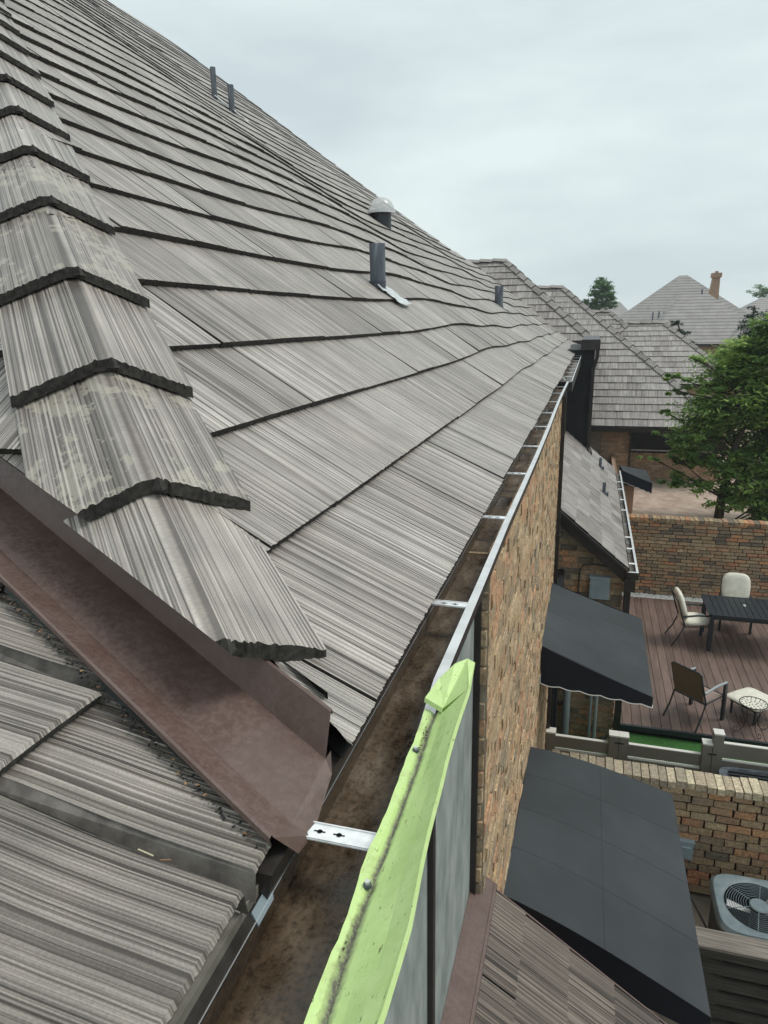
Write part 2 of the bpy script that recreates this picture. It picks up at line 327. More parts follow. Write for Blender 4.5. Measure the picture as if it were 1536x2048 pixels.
# ---------------------------------------------------------------- grooved tile fields
def ridge_noise(seed, lo=130, hi=760):
    rg = random.Random(seed); ph = [(rg.uniform(lo, hi), rg.uniform(0, 6.3), rg.uniform(.4, 1)) for _ in range(7)]
    T = sum(p[2] for p in ph)
    return lambda x: sum(a*math.sin(x*f+p) for f, p, a in ph)/T
def lerp(a, b, t): return a+(b-a)*t
def tile_field(mb, surf, K0, K1, e, uL, uR, tw, colw, thick, rg, ridge=.0025, over=1.1, back=.1, gap=.004, rag=.004, starts=None, stain=None, sidemat=1):
    for k in range(K0, K1):
        s0 = k*e; s1 = s0+e*over
        a0, b0 = uL(k), uR(k)
        u = a0 - rg.uniform(0, tw) if starts is None or k not in starts else a0
        cuts = list(starts[k]) if starts and k in starts else None
        while u < b0:
            wdt = tw*rg.choice((.7, 1, 1, 1.3)) if cuts is None else (cuts.pop(0) if cuts else tw)
            v = u+wdt
            ta, tb = max(u, a0)+gap/2, min(v, b0)-gap/2
            u = v
            if tb-ta < .01: continue
            cw = colw((ta+tb)/2); n = max(1, int((tb-ta)/cw))
            rn = ridge_noise(rg.random()); tint = (rg.random(), .5); ou, ov = rg.uniform(0, 40), rg.uniform(0, 40)
            th = thick*rg.uniform(.85, 1.15)*(.6 if k > 13 else 1); tl = rg.uniform(-.003, .003)
            F = []; B = []; D = []; US = []; GV = []
            for j in range(n+1):
                x = ta+(tb-ta)*j/n; r = (rn(x)*.7+rg.uniform(-.6, .6)) if cw < .02 else rg.uniform(-1, 1)*.7
                h = th+ridge*r*(1.3 if (j % 2) else .7)+tl*(j/n-.5)
                ds = rag*r+tl
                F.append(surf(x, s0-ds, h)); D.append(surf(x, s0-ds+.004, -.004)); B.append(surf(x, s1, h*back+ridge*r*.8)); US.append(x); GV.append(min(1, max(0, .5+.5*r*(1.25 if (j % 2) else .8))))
            for j in range(n):
                x0, x1 = US[j], US[j+1]
                mb.face([F[j], F[j+1], B[j+1], B[j]], 0, [(x0+ou, s0+ov), (x1+ou, s0+ov), (x1+ou, s1+ov), (x0+ou, s1+ov)], [(tint[0], GV[j]), (tint[0], GV[j+1]), (tint[0], GV[j+1]), (tint[0], GV[j])])
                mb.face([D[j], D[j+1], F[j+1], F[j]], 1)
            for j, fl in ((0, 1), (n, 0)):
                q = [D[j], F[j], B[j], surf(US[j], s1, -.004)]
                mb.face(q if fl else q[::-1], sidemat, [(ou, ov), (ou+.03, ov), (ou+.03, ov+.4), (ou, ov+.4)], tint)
def plane_surf(O, u, v):
    O = Vector(O); u = Vector(u).normalized(); v = Vector(v).normalized(); n = u.cross(v)
    if n.z < 0: n = -n
    return lambda a, s, h=0: O+u*a+v*s+n*h
def brick_panel(mb, O, u, n, L, Ht, bw=.235, bh=.088, gap=.012, depth=.012, rg=random.Random(3), header=None, holes=(), top=None, jit=.004):
    """bricks on a vertical face: O lower corner, u along, n outward; top(x)=height limit"""
    O = Vector(O); u = Vector(u).normalized(); n = Vector(n).normalized(); z = Vector((0, 0, 1))
    def pt(a, b, c): return O+u*a+z*b+n*c
    mb.face([pt(0, 0, 0), pt(L, 0, 0), pt(L, Ht if not top else top(L), 0), pt(0, Ht if not top else top(0), 0)], 1)
    r = 0; b = 0
    while b < Ht:
        a = -(r % 2)*bw/2-rg.uniform(0, .03)
        while a < L:
            wd = bw*rg.uniform(.9, 1.08)
            a0, a1 = max(a, 0)+gap/2, min(a+wd, L)-gap/2; a += wd
            if a1-a0 < .02: continue
            mid = (a0+a1)/2
            if top and b+bh > min(top(a0), top(a1)): continue
            if any(h[0] < mid < h[1] and h[2] < b+bh/2 < h[3] for h in holes): continue
            d = depth+rg.uniform(-.004, .006); t = (rg.random(), rg.random()); j = lambda: rg.uniform(-jit, jit)
            b0, b1 = b+gap/2, b+bh-gap/2
            f = [pt(a0+j(), b0+j(), d), pt(a1+j(), b0+j(), d+j()), pt(a1+j(), b1+j(), d), pt(a0+j(), b1+j(), d+j())]
            k = [pt(a0, b0, 0), pt(a1, b0, 0), pt(a1, b1, 0), pt(a0, b1, 0)]
            mb.face(f, 0, tint=t)
            for i in range(4): mb.face([k[i], k[(i+1) % 4], f[(i+1) % 4], f[i]], 0, tint=t)
        b += bh; r += 1

# ================================================================ THE SETTING
RG = random.Random(11)
m = MB(); m.face([(-900, -900, -6.55), (900, -900, -6.55), (900, 900, -6.55), (-900, 900, -6.55)])
struct(m.build('ground', 'soil', loc=(0, 0, H-6.55)))
m = MB(); m.box(.2, 14, 15.9, 40, -6.5, -5.30)
struct(m.build('courtyard', 'paver', loc=(1, 24, H-6.5)))
m = MB(); m.box(-.31, 8, 8.2, 10.02, -6.5, -6.04)
struct(m.build('lawn', 'turf', loc=(2, 9, H-6.5)))

# ================================================================ MAIN HOUSE
house = thing('brick_house', 'near brick house with grey shake roof, open gutter and dark trim', 'house', (-.31, 2.4, -6.5))
e = .385
TH = [28, 34, 36]+[37.4]*40
prof = [(-.364, -.705)]
for a in TH: prof.append((prof[-1][0]-e*math.cos(rad(a)), prof[-1][1]+e*math.sin(rad(a))))
def A_raw(s):
    k = int(math.floor(s/e)) if s > 0 else 0; k = min(k, len(TH)-1); t = s/e-k
    x = lerp(prof[k][0], prof[k+1][0], t); z = lerp(prof[k][1], prof[k+1][1], t); a = rad(TH[k]); return x, z, math.sin(a), math.cos(a)
def A_surf(y, s, h=0):
    x, z, sn, cs = A_raw(s)
    wv = .018*math.sin(y*.85+1.0)*min(1, max(0, (y-3)/3))*min(1, max(s, 0)/2.0) + .012*math.sin(y*1.9+s*.7)*min(1, max(0, (y-4)/4))
    lim = min(1, max(0, s/1.5))
    wv += .05*lim*math.exp(-((y-7.5)/2.5)**2)
    return Vector((x+sn*h, y, z+cs*h+wv))
HC = .38
def hipY(x): return HC-x
def panY(x): return 1.04+.53*(-.418-x)
def A_end(k): return 26 if k <= 7 else (26-(k-7)*1.0 if k < 12 else 21.2-.22*(k-12))
mb = MB()
tile_field(mb, A_surf, 0, 31, e, lambda k: max(.72, hipY(A_raw(k*e)[0])-.25 if k > 0 else .72), A_end, .46, lambda y: max(.0058, .0034*y), .033, RG, ridge=.0026, rag=.0025)
# deck below the tiles, seals the gaps
for k in range(0, 31):
    y0 = .7; y1 = A_end(k)-.05; n = 12
    for j in range(n):
        a, b = lerp(y0, y1, (j/n)**2), lerp(y0, y1, ((j+1)/n)**2)
        mb.face([A_surf(a, k*e, -.012), A_surf(b, k*e, -.012), A_surf(b, (k+1)*e, -.012), A_surf(a, (k+1)*e, -.012)], 2)
n1 = Vector((-1, -1, 0)).normalized(); n2 = Vector((-.53, -1, 0)).normalized()
roof = mb.build('roof', ['shake', 'butt', 'under'], house, clip=[((0, HC, 0), n1), ((-.418, 1.005, 0), n2)])
# plane B (faces the camera side)
def zA(x):
    for k in range(len(TH)):
        if prof[k+1][0] <= x <= prof[k][0]:
            t = (x-prof[k][0])/(prof[k+1][0]-prof[k][0]); return lerp(prof[k][1], prof[k+1][1], t)
    return prof[0][1]
Rn, Rf = Vector((-.417, 1.023, -.630)), Vector((-1.608, 1.575, -.355))     # top of the valley upstand
nR = Rn.cross(Rf).normalized(); nR = nR if nR.z < 0 else -nR                # the tile edges are trimmed back to a slanting line above it
def B_s(u, s, h=0):
    p = A_surf(u, s, h); return Vector((HC-p.y, HC-p.x, p.z))
mb = MB(); tile_field(mb, B_s, 0, 16, e, lambda k: .5, lambda k: 7, .36, lambda u: .0075, .033, RG, ridge=.0026)
for k in range(0, 16):
    mb.face([B_s(.5, k*e, -.012), B_s(7, k*e, -.012), B_s(7, (k+1)*e, -.012), B_s(.5, (k+1)*e, -.012)], 2)
mb.build('side_roof', ['shake', 'butt', 'under'], house, clip=[((0, HC, 0), -n1), (Rn+Vector((0, .01, .01)), nR)])
# hip caps
def cap_point(x, t, h):      # x: position along the hip, t: across (+ on the A side)
    d = Vector((.494, .783, -.378)) if t >= 0 else Vector((-.783, -.494, -.378))
    z = zA(x)*.75+(zA(x-.1)+zA(min(-.37, x+.1)))*.125 if x < -.45 else zA(x)
    d = d.normalized(); return Vector((x, hipY(x), z+h))+d*math.sqrt(t*t+.0004)
capX = [-.585, -.905, -1.245, -1.60, -1.98]+[-1.98-.36*i for i in range(1, 18)]
stn = (1, 3, 4)
for j in range(21):
    mb = MB(); rn = ridge_noise(j+5.5); x0 = capX[j]; ln = capX[j]-capX[j+1]; W0, W1 = .262, (.262 if j else .245)
    n = 72 if j < 8 else 30; F = []; Bk = []; D = []; U = []; GV = []; rc = random.Random(j)
    tw = RG.uniform(-.008, .008); tx = RG.uniform(.2, .85); ou, ov = RG.uniform(0, 30), RG.uniform(0, 30)
    lift = .078
    for i in range(n+1):
        t = lerp(-W0, W1, i/n); r = rn(t*1.3)*.7+rc.uniform(-.6, .6)
        xx = x0+tw*(i/n-.5)
        h = lift+.0022*r; dr = .003*r
        F.append(cap_point(xx-dr, t, h)); D.append(cap_point(xx-.002, t*1.0, h-.033)); Bk.append(cap_point(x0-ln*1.12, t*.97, .030+.0026*r)); U.append(t); GV.append(min(1, max(0, .5+.55*r)))
    for i in range(n):
        mb.face([F[i], F[i+1], Bk[i+1], Bk[i]], 0, [(U[i]+ou, ov), (U[i+1]+ou, ov), (U[i+1]+ou, ov+.55), (U[i]+ou, ov+.55)], [(tx, GV[i]), (tx, GV[i+1]), (tx, GV[i+1]), (tx, GV[i])])
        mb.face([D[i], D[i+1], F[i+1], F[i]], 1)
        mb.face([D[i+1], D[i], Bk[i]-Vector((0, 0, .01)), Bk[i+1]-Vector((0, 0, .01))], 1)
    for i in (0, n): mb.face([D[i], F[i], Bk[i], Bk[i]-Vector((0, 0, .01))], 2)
    pk = cap_point(x0, 0, lift-.02)     # small raised seam at the front of the crest
    mb.hexa([pk+Vector(q) for q in ((-.012, -.014, -.004), (.014, -.012, -.004), (.012, .016, -.004), (-.016, .014, -.004), (-.004, -.005, .024), (.005, -.006, .024), (.004, .010, .016), (-.005, .010, .016))], 1)
    cl = [(Rn+Vector((0, .006, .006)), nR)] if 0 < j < 4 else None
    if j == 0:
        nc = Vector((-.7274, .7946, -.2526)).cross(Vector((-.494, .8126, -.4338))).normalized(); nc = nc if nc.z < 0 else -nc; cl = [((0, 0, 0), nc)]
    o = mb.build('hip_cap', ['shake_stain' if j in stn else 'shake_cap', 'butt', 'shake_side'], roof, clip=cl)
    if j in (1, 3): o['label'] = 'hip cap with pale flaking patches'

# plane C (low pitched foreground roof)
tC = rad(13); zC0 = -.70
def zC(x): return zC0+math.tan(tC)*(-.385-x)
C_s = plane_surf((-.385, 0, zC0-.035), (0, 1, 0), (-math.cos(tC), 0, math.sin(tC)))
mb = MB()
eC = .40
tints = {(0, .12): .12, (0, .698): .62, (1, .42): .75}
for (k, ya, yb) in ((0, -.5, .10), (0, .12, .655), (0, .692, 1.6), (1, -.5, .40), (1, .42, .905), (1, .95, 1.6), (2, -.3, .62), (2, .65, 1.9), (3, 0, .93), (3, .96, 2.1), (4, .2, 1.3), (4, 1.33, 2.3), (5, .4, 2.4), (6, .5, 2.5)):
    rn = ridge_noise(RG.random(), 260, 900); n = int((yb-ya)/.0032); s0 = k*eC; s1 = s0+eC*1.15
    th = .038; ou, ov = RG.uniform(0, 30), RG.uniform(0, 30); tint = (tints.get((k, ya), RG.uniform(.3, .8)), 0)
    R = []; cr_ = [RG.uniform(-1, 1) for _ in range(n+2)]; GV = []
    rows = 6
    for i in range(n+1):
        y = lerp(ya, yb, i/n); edge = min(1, min(i, n-i)/1.5)
        g1 = rn(y*1.1)*.75+cr_[i]*.55; GV.append(min(1, max(0, .5+.55*g1)))
        h = th+.0019*g1-(1-edge)*.004
        wob = .004+.004*math.sin(y*9+k)
        col = [C_s(y, s0+wob-.002*g1+.022, -.002), C_s(y, s0+wob-.002*g1+.008, h*.88)]
        for q in range(rows+1):
            s = lerp(s0+wob+.014, s1, q/rows); col.append(C_s(y+.0025*math.sin(s*14+y*3), s, lerp(h, .010+.002*g1, q/rows)))
        R.append(col)
    for i in range(n):
        for q in range(len(R[0])-1):
            a, b = R[i], R[i+1]; mi = 1 if q == 0 else 0
            y0_, y1_ = lerp(ya, yb, i/n), lerp(ya, yb, (i+1)/n); sa, sb = q*.05, (q+1)*.05
            if q >= 2: sa = lerp(0, e, (q-2)/rows)+.1; sb = lerp(0, e, (q-1)/rows)+.1
            mb.face([a[q], b[q], b[q+1], a[q+1]], 2 if q == 0 else 0, [(y0_+ou, sa+ov), (y1_+ou, sa+ov), (y1_+ou, sb+ov), (y0_+ou, sb+ov)], [(tint[0], GV[i]), (tint[0], GV[i+1]), (tint[0], GV[i+1]), (tint[0], GV[i])])
    for i, yy in ((0, ya), (n, yb)):
        c = R[i]; low = [C_s(yy, s0, -.002), C_s(yy, s1, -.002)]
        off = -.013 if i == 0 else .004
        mb.face([low[0]+Vector((0, off, 0)), c[1], c[2], c[-1], low[1]+Vector((0, off, 0))], 1, tint=tint)
mb.face([C_s(-.6, .01, -.004), C_s(3, .01, -.004), C_s(3, 3, -.004), C_s(-.6, 3, -.004)], 3)
# metal starter channel along the eave
mb.box(-.43, -.397, -.6, .712, zC0-.046, zC0-.037, 4)
mb.box(-.397, -.395, -.6, .712, zC0-.050, zC0-.034, 4)
nL = Vector((.475, 1, 0)).normalized()
mb.build('front_roof', ['shake_front', 'front_side', 'shake_side', 'channel', 'channel'], house, clip=[((-.385, .742, 0), nL)])
# valley pan: dir runs up the valley
def pan_line(x, y0, slope): return y0+slope*(-.385-x)
def panpt(x, y0, sl, dz): return Vector((x, pan_line(x, y0, sl), zC(x)+dz+.006))
mb = MB(); xs = [-.384-.08*i for i in range(24)]
def strip(f0, f1, mi=0):
    for a, b in zip(xs, xs[1:]):
        mb.face([f0(a), f0(b), f1(b), f1(a)], mi); 
fl = [lambda x: panpt(x, .726, .475, .012), lambda x: panpt(x, .728, .475, .020), lambda x: panpt(x, .734, .475, .021), lambda x: panpt(x, .739, .475, .013),
      lambda x: panpt(x, .80, .485, -.012), lambda x: panpt(x, .940, .495, .004), lambda x: panpt(x, .972, .500, .072), lambda x: panpt(x, .978, .500, .074), lambda x: panpt(x, .980, .500, .062)]
for a, b in zip(fl, fl[1:]): strip(a, b)
# pointed end of the pan that turns down over the gutter
E0 = [f(-.384) for f in fl]; tip = [Vector((-.360, E0[4].y-.035, E0[4].z-.018)), Vector((-.356, E0[4].y+.01, E0[4].z-.022)), Vector((-.366, E0[5].y-.02, E0[5].z-.012)), Vector((-.378, E0[5].y+.01, E0[5].z+.01))]
mb.face([E0[3], E0[4], tip[1], tip[0]]); mb.face([E0[4], E0[5], tip[2], tip[1]]); mb.face([E0[5], tip[3], tip[2]])
mb.build('valley_flashing', 'brown', house, solid=True)
mb = MB()   # dark sheet standing in for the shadow gap, rising from the upstand to the trimmed tile edge
for i in range(24):
    a, b = Rn.lerp(Rf, i/18), Rn.lerp(Rf, (i+1)/18); ka, kb = (lerp(.99, .95, min(1, i/9)), lerp(.99, .95, min(1, (i+1)/9)))
    o_ = Vector((0, .02, 0)); mb.face([a+o_, b+o_, b*kb+o_, a*ka+o_]); mb.face([a+o_, b+o_, b+Vector((0, .03, -.12)), a+Vector((0, .03, -.12))])
mb.build('shadow_closure', 'under', house)
# debris along the valley edge
mb = MB()
for i in range(420):
    x = RG.uniform(-1.3, -.40); y = pan_line(x, .722, .475)+RG.gauss(-.003, .004); z = zC(x)+RG.uniform(-.006, .010); s_ = RG.uniform(.001, .0032)
    a = RG.uniform(0, 6.3); d = Vector((math.cos(a), math.sin(a), RG.uniform(-.4, .4)))*s_; q = Vector((-d.y, d.x, s_*RG.uniform(-.4, .6)))
    c = Vector((x, y, z)); mb.face([c-d-q, c+d-q*.6, c+d*.7+q, c-d+q*.8], RG.choice((0, 0, 0, 0, 1, 2)) if i < 330 else 0)
tag(mb.build('leaf_debris', ['under', 'leafd', 'bark'], loc=(-.8, .9, H-.6)), 'crumbs of dark leaf litter packed along the lower edge of the brown valley metal', 'debris', kind='stuff')
mb = MB()
for (x, y, l, a) in ((-.52, .674, .028, .4), (-.50, .670, .014, .9), (-.545, .675, .026, 2.9), (-.44, .668, .010, 1.2)):
    c = Vector((x, y, zC(x)-.026)); d = Vector((math.cos(a)*l, math.sin(a)*l*.4, .003)); mb.bar(c-d/2, c+d/2, .0022, .0012, RG.choice((0, 1)))
tag(mb.build('twig_litter', ['leafd', 'leafl'], loc=(-.52, .65, H-.66)), 'dry twigs and a curled leaf caught in the joint between two foreground shakes', 'twigs', kind='stuff')

# gutter
gX0, gX1, gT, gB = -.366, -.257, -.72, -.81
mb = MB()
ys = [-.3, .3, .705, .71, .9, 1.1, 1.3, 1.9, 2.5, 3.2, 4, 5, 6, 7, 8, 9.02]
def gx(y): return -.005*math.sin(y*1.1)*(1 if y > 2 else 0)+.034*min(1, max(0, (1.3-y)/.55))
def run(f0, f1, mi):
    for a, b in zip(ys, ys[1:]): mb.face([f0(a), f0(b), f1(b), f1(a)], mi)
V = Vector
def az(y): return gT+.003 if y > .707 else gT-.0275
def ax(y): return -.376 if y > .707 else -.3955
run(lambda y: V((-.42, y, az(y)+.001)), lambda y: V((ax(y), y, az(y)-.001)), 1)
run(lambda y: V((ax(y), y, az(y)-.001)), lambda y: V((-.3855, y, gT-.042)), 1)
run(lambda y: V((-.3855, y, gT-.042)), lambda y: V((-.3833, y, gT-.041)), 2)
run(lambda y: V((-.3833, y, gT-.044)), lambda y: V((-.388, y, gB+.004)), 0)
run(lambda y: V((-.405, y, gB)), lambda y: V((-.290+gx(y), y, gB)), 0)
run(lambda y: V((-.290+gx(y), y, gB)), lambda y: V((-.280+gx(y), y, gB+.03)), 3)
run(lambda y: V((-.280+gx(y), y, gB+.03)), lambda y: V((-.279+gx(y), y, gT-.004)), 3)
run(lambda y: V((-.280+gx(y), y, gT)), lambda y: V((gX1+gx(y), y, gT+.001)), 2)
run(lambda y: V((gX1+gx(y), y, gT+.001)), lambda y: V((gX1+.001+gx(y), y, gT-.022)), 3)
run(lambda y: V((gX1+.001+gx(y), y, gT-.022)), lambda y: V((-.280+gx(y), y, gB-.004)), 3)
run(lambda y: V((-.280+gx(y), y, gB-.004)), lambda y: V((-.395, y, gB-.004)), 3)
mb.face([V((-.40, 9.02, gT)), V((-.278, 9.02, gT)), V((-.296, 9.02, gB)), V((-.385, 9.02, gB))], 3)
gut = mb.build('gutter', ['gbot', 'apron', 'lip', 'dark_trim'], house)
gut['label'] = 'long open eave gutter with brown sediment and pale lip'
def strap(y, x0=-.378, x1=-.274, z=gT-.004, w=.034, par=gut, slot=True, tilt=0):
    s = MB(); s.hexa([V((x0, y-w/2+tilt, z)), V((x1, y-w/2, z)), V((x1, y+w/2, z)), V((x0, y+w/2+tilt, z)), V((x0, y-w/2+tilt, z+.0018)), V((x1, y-w/2, z+.0018)), V((x1, y+w/2, z+.0018)), V((x0, y+w/2+tilt, z+.0018))])
    for yy in (-w/2+.002, w/2-.002): s.bar((x0, y+yy+tilt, z+.003), (x1, y+yy, z+.003), .002, .002)
    if slot:
        for xc in (x0+.036, x0+.066):
            t2 = tilt*(1-(xc-x0)/(x1-x0)); zz = z+.0026
            ring = [V((xc+.0042*math.cos(a), y+t2+.0042*math.sin(a), zz)) for a in [i*math.pi/6 for i in range(12)]]
            s.face(ring, 1); s.face([V((xc-.009, y+t2-.0012, zz)), V((xc+.009, y+t2-.0012, zz)), V((xc+.009, y+t2+.0012, zz)), V((xc-.009, y+t2+.0012, zz))], 1)
    return s.build('strap', ['zinc', 'hole'], par)
strap(.812, x0=-.382, x1=-.25, tilt=-.0, w=.036)
for y in (1.715, 2.6, 3.43, 4.24, 5.08, 5.88, 6.73, 7.56, 8.3): strap(y)
# second gutter run past the jog
mb = MB(); ys = [9.1, 10, 12, 14, 16, 18, 20, 22]
def zz2(y): return .0
run(lambda y: V((-.36, y, gT+.01)), lambda y: V((-.35, y, gB)), 0)
run(lambda y: V((-.36, y, gB)), lambda y: V((-.24, y, gB)), 0)
run(lambda y: V((-.228, y, gT)), lambda y: V((-.215, y, gT+.001)), 1)
run(lambda y: V((-.215, y, gT)), lambda y: V((-.215, y, gB-.05)), 2)
mb.box(-.36, -.215, 9.085, 9.092, gT-.012, gT+.003, 1); mb.box(-.36, -.215, 9.086, 9.092, gB-.03, gT-.012, 2)
g2 = mb.build('gutter', ['gbot', 'lip', 'dark_trim'], house)
for y in (9.9, 10.7, 11.5, 12.3, 13.1, 14, 15, 16, 17.2, 18.6): strap(y, -.355, -.235, par=g2, slot=False, w=.05)
mb = MB()
for i in range(9):
    a = V((-.40+.012*i, 8.95+.03*i, gT+.03)); mb.face([a+V((RG.uniform(-.03, .03), RG.uniform(-.05, .05), RG.uniform(-.02, .02))) for _ in range(4)])
mb.build('flashing', 'foil', house)

# walls under the eave
mb = MB()
brick_panel(mb, (-.322, 2.42, -6.5), (0, 1, 0), (1, 0, 0), 6.62, 5.66, rg=random.Random(5), depth=.009, bw=.205, bh=.064, gap=.009, jit=.003)
brick_panel(mb, (-.40, 2.42, -6.5), (1, 0, 0), (0, -1, 0), .088, 5.66, rg=random.Random(6), bw=.12, bh=.076)
mb.box(-3.5, -.34, 2.5, 9.0, -6.5, -.86, 1)
wl = mb.build('wall', ['bk', 'mortar'], house)
mb = MB(); mb.box(-3.5, -.362, -1.2, 2.415, -6.5, -.84)
mb.build('siding_wall', 'siding', house)
mb = MB()
mb.box(-.362, -.338, 2.388, 2.414, -2.30, -.83); mb.box(-.3618, -.345, 1.60, 1.632, -3, -.83); mb.box(-.362, -.30, -1.2, 9.02, -.838, -.815)
mb.build('trim', 'dark_trim', house)
mb = MB(); mb.box(-.308, -.262, 8.62, 8.68, -6.0, -.86); mb.box(-.312, -.25, 8.60, 8.70, -2.6, -2.58)
mb.build('downspout', 'dark_trim', house)
# dark return wall block past the jog
mb = MB(); mb.box(-3.5, -.322, 9.02, 9.6, -6.5, -.84)
mb.box(-3.5, -.46, 9.6, 16, -6.5, -.84)
mb.build('return_wall', 'black', house)
mb = MB(); mb.box(-3.0, .055, 16, 20, -4.4, -.60)
for x in (-.33, -.20, -.07): mb.box(x, x+.012, 15.985, 16.0, -3.2, -.6)
mb.build('stair_wall', 'black', house)
mb = MB(); mb.box(-.235, .16, 15.8, 20, -.60, -.40); mb.box(-.225, .15, 15.82, 20, -.40, -.385)
mb.build('fascia', 'dark_trim', house)
mb = MB(); mb.box(.075, .15, 15.84, 15.92, -.75, -.6); mb.bar((.11, 15.88, -.75), (.045, 15.9, -1.0), .07); mb.box(.005, .075, 15.86, 15.94, -2.72, -.98); mb.bar((.04, 15.9, -2.70), (.09, 15.7, -2.80), .07, .07)
mb.build('downspout', 'dark_trim', house)
# lower side wing
wz = lambda x: -2.45-.845*(x+.34)
W_s = plane_surf((.64, 0, wz(.64)), (0, 1, 0), (-1, 0, .845))
mb = MB(); tile_field(mb, W_s, 0, 6, .24, lambda k: 9.58, lambda k: 16.6, .42, lambda u: .05, .012, random.Random(8), ridge=.002)
mb.face([W_s(9.6, 0, -.01), W_s(16.6, 0, -.01), W_s(16.6, 1.45, -.01), W_s(9.6, 1.45, -.01)], 2)
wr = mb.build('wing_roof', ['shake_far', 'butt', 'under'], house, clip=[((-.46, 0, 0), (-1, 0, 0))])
mb = MB(); mb.hexa([V((.66, 9.55, wz(.66)-.22)), V((.66, 9.59, wz(.66)-.22)), V((-.46, 9.59, wz(-.46)-.22)), V((-.46, 9.55, wz(-.46)-.22)), V((.66, 9.55, wz(.66)-.02)), V((.66, 9.59, wz(.66)-.02)), V((-.46, 9.59, wz(-.46)-.02)), V((-.46, 9.55, wz(-.46)-.02))])
mb.hexa([V((.70, 9.51, wz(.66)-.08)), V((.70, 9.55, wz(.66)-.08)), V((-.46, 9.55, wz(-.46)-.10)), V((-.46, 9.51, wz(-.46)-.10)), V((.66, 9.51, wz(.66)-.015)), V((.66, 9.55, wz(.66)-.015)), V((-.46, 9.55, wz(-.46)-.015)), V((-.46, 9.51, wz(-.46)-.015))])
mb.build('rake_board', 'dark_trim', house)
mb = MB()
brick_panel(mb, (-.36, 9.75, -6.2), (1, 0, 0), (0, -1, 0), .95, 3.9, rg=random.Random(16), bw=.235, bh=.088, top=lambda a: wz(-.36+a)+6.2-.2)
brick_panel(mb, (.59, 9.75, -6.2), (0, 1, 0), (1, 0, 0), 6.2, 2.9, rg=random.Random(17))
mb.box(-.35, .585, 9.76, 16.4, -6.5, -3.4, 1)
mb.build('wing_wall', ['bk2', 'mortar'], house)
mb = MB(); gz = wz(.64)-.03; ys = [9.55, 12, 14, 16.5]
run(lambda y: V((.66, y, gz+.02)), lambda y: V((.665, y, gz-.08)), 0); run(lambda y: V((.66, y, gz-.07)), lambda y: V((.755, y, gz-.07)), 0)
run(lambda y: V((.745, y, gz)), lambda y: V((.775, y, gz+.001)), 1); run(lambda y: V((.775, y, gz)), lambda y: V((.755, y, gz-.1)), 2)
mb.box(.62, .775, 9.50, 9.55, gz-.10, gz+.002, 2); mb.box(.62, .775, 9.505, 9.545, gz+.002, gz+.006, 1)
mb.box(.60, .74, 9.46, 9.56, gz-.26, gz-.10, 2)
wg = mb.build('gutter', ['gbot', 'lip', 'dark_trim'], house)
for y in (9.9, 10.6, 11.2, 12.9, 13.7, 14.6, 15.3): strap(y, .66, .75, gz, .06, wg, False)
mb = MB(); mb.box(.61, .70, 9.62, 9.70, -5.9, gz-.2); mb.build('downspout', 'dark_trim', house)
# porch roof in the lower foreground
pz = lambda x: -2.29-math.tan(rad(35))*(x+.36)
P_s = plane_surf((.80, 0, pz(.80)), (0, 1, 0), (-1, 0, math.tan(rad(35))))
mb = MB(); tile_field(mb, P_s, 0, 6, .2305, lambda k: .2, lambda k: 2.5, .235, lambda u: .006, .012, random.Random(21), ridge=.0018)
mb.face([P_s(.2, 0, -.01), P_s(2.5, 0, -.01), P_s(2.5, 1.41, -.01), P_s(.2, 1.41, -.01)], 2)
mb.build('porch_roof', ['shake_brown', 'butt', 'under'], house, clip=[((-.30, 0, 0), (-1, 0, 0))])
mb = MB(); mb.hexa([V((-.361, .2, -2.285)), V((-.27, .2, pz(-.27)+.012)), V((-.27, 2.52, pz(-.27)+.012)), V((-.361, 2.52, -2.285)), V((-.361, .2, -2.275)), V((-.268, .2, pz(-.27)+.022)), V((-.268, 2.52, pz(-.27)+.022)), V((-.361, 2.52, -2.275))])
mb.hexa([V((-.273, .2, pz(-.27)+.005)), V((-.262, .2, pz(-.27)+.002)), V((-.262, 2.515, pz(-.27)+.002)), V((-.273, 2.515, pz(-.27)+.005)), V((-.273, .2, pz(-.27)+.028)), V((-.262, .2, pz(-.27)+.024)), V((-.262, 2.515, pz(-.27)+.024)), V((-.273, 2.515, pz(-.27)+.028))])
mb.bar((-.33, 2.512, pz(-.33)-.004), (.80, 2.512, pz(.80)-.004), .008, .012)
mb.build('wall_flashing', 'brown', house)
mb = MB(); mb.hexa([V((.80, .2, pz(.8)-.14)), V((.80, 2.49, pz(.8)-.14)), V((-.36, 2.49, pz(-.36)-.14)), V((-.36, .2, pz(-.36)-.14)), V((.80, .2, pz(.8)-.012)), V((.80, 2.49, pz(.8)-.012)), V((-.36, 2.49, pz(-.36)-.012)), V((-.36, .2, pz(-.36)-.012))])
mb.box(-.36, .62, .2, 2.40, -6.5, pz(.62)-.13)
mb.build('porch_frame', 'dark_trim', house)

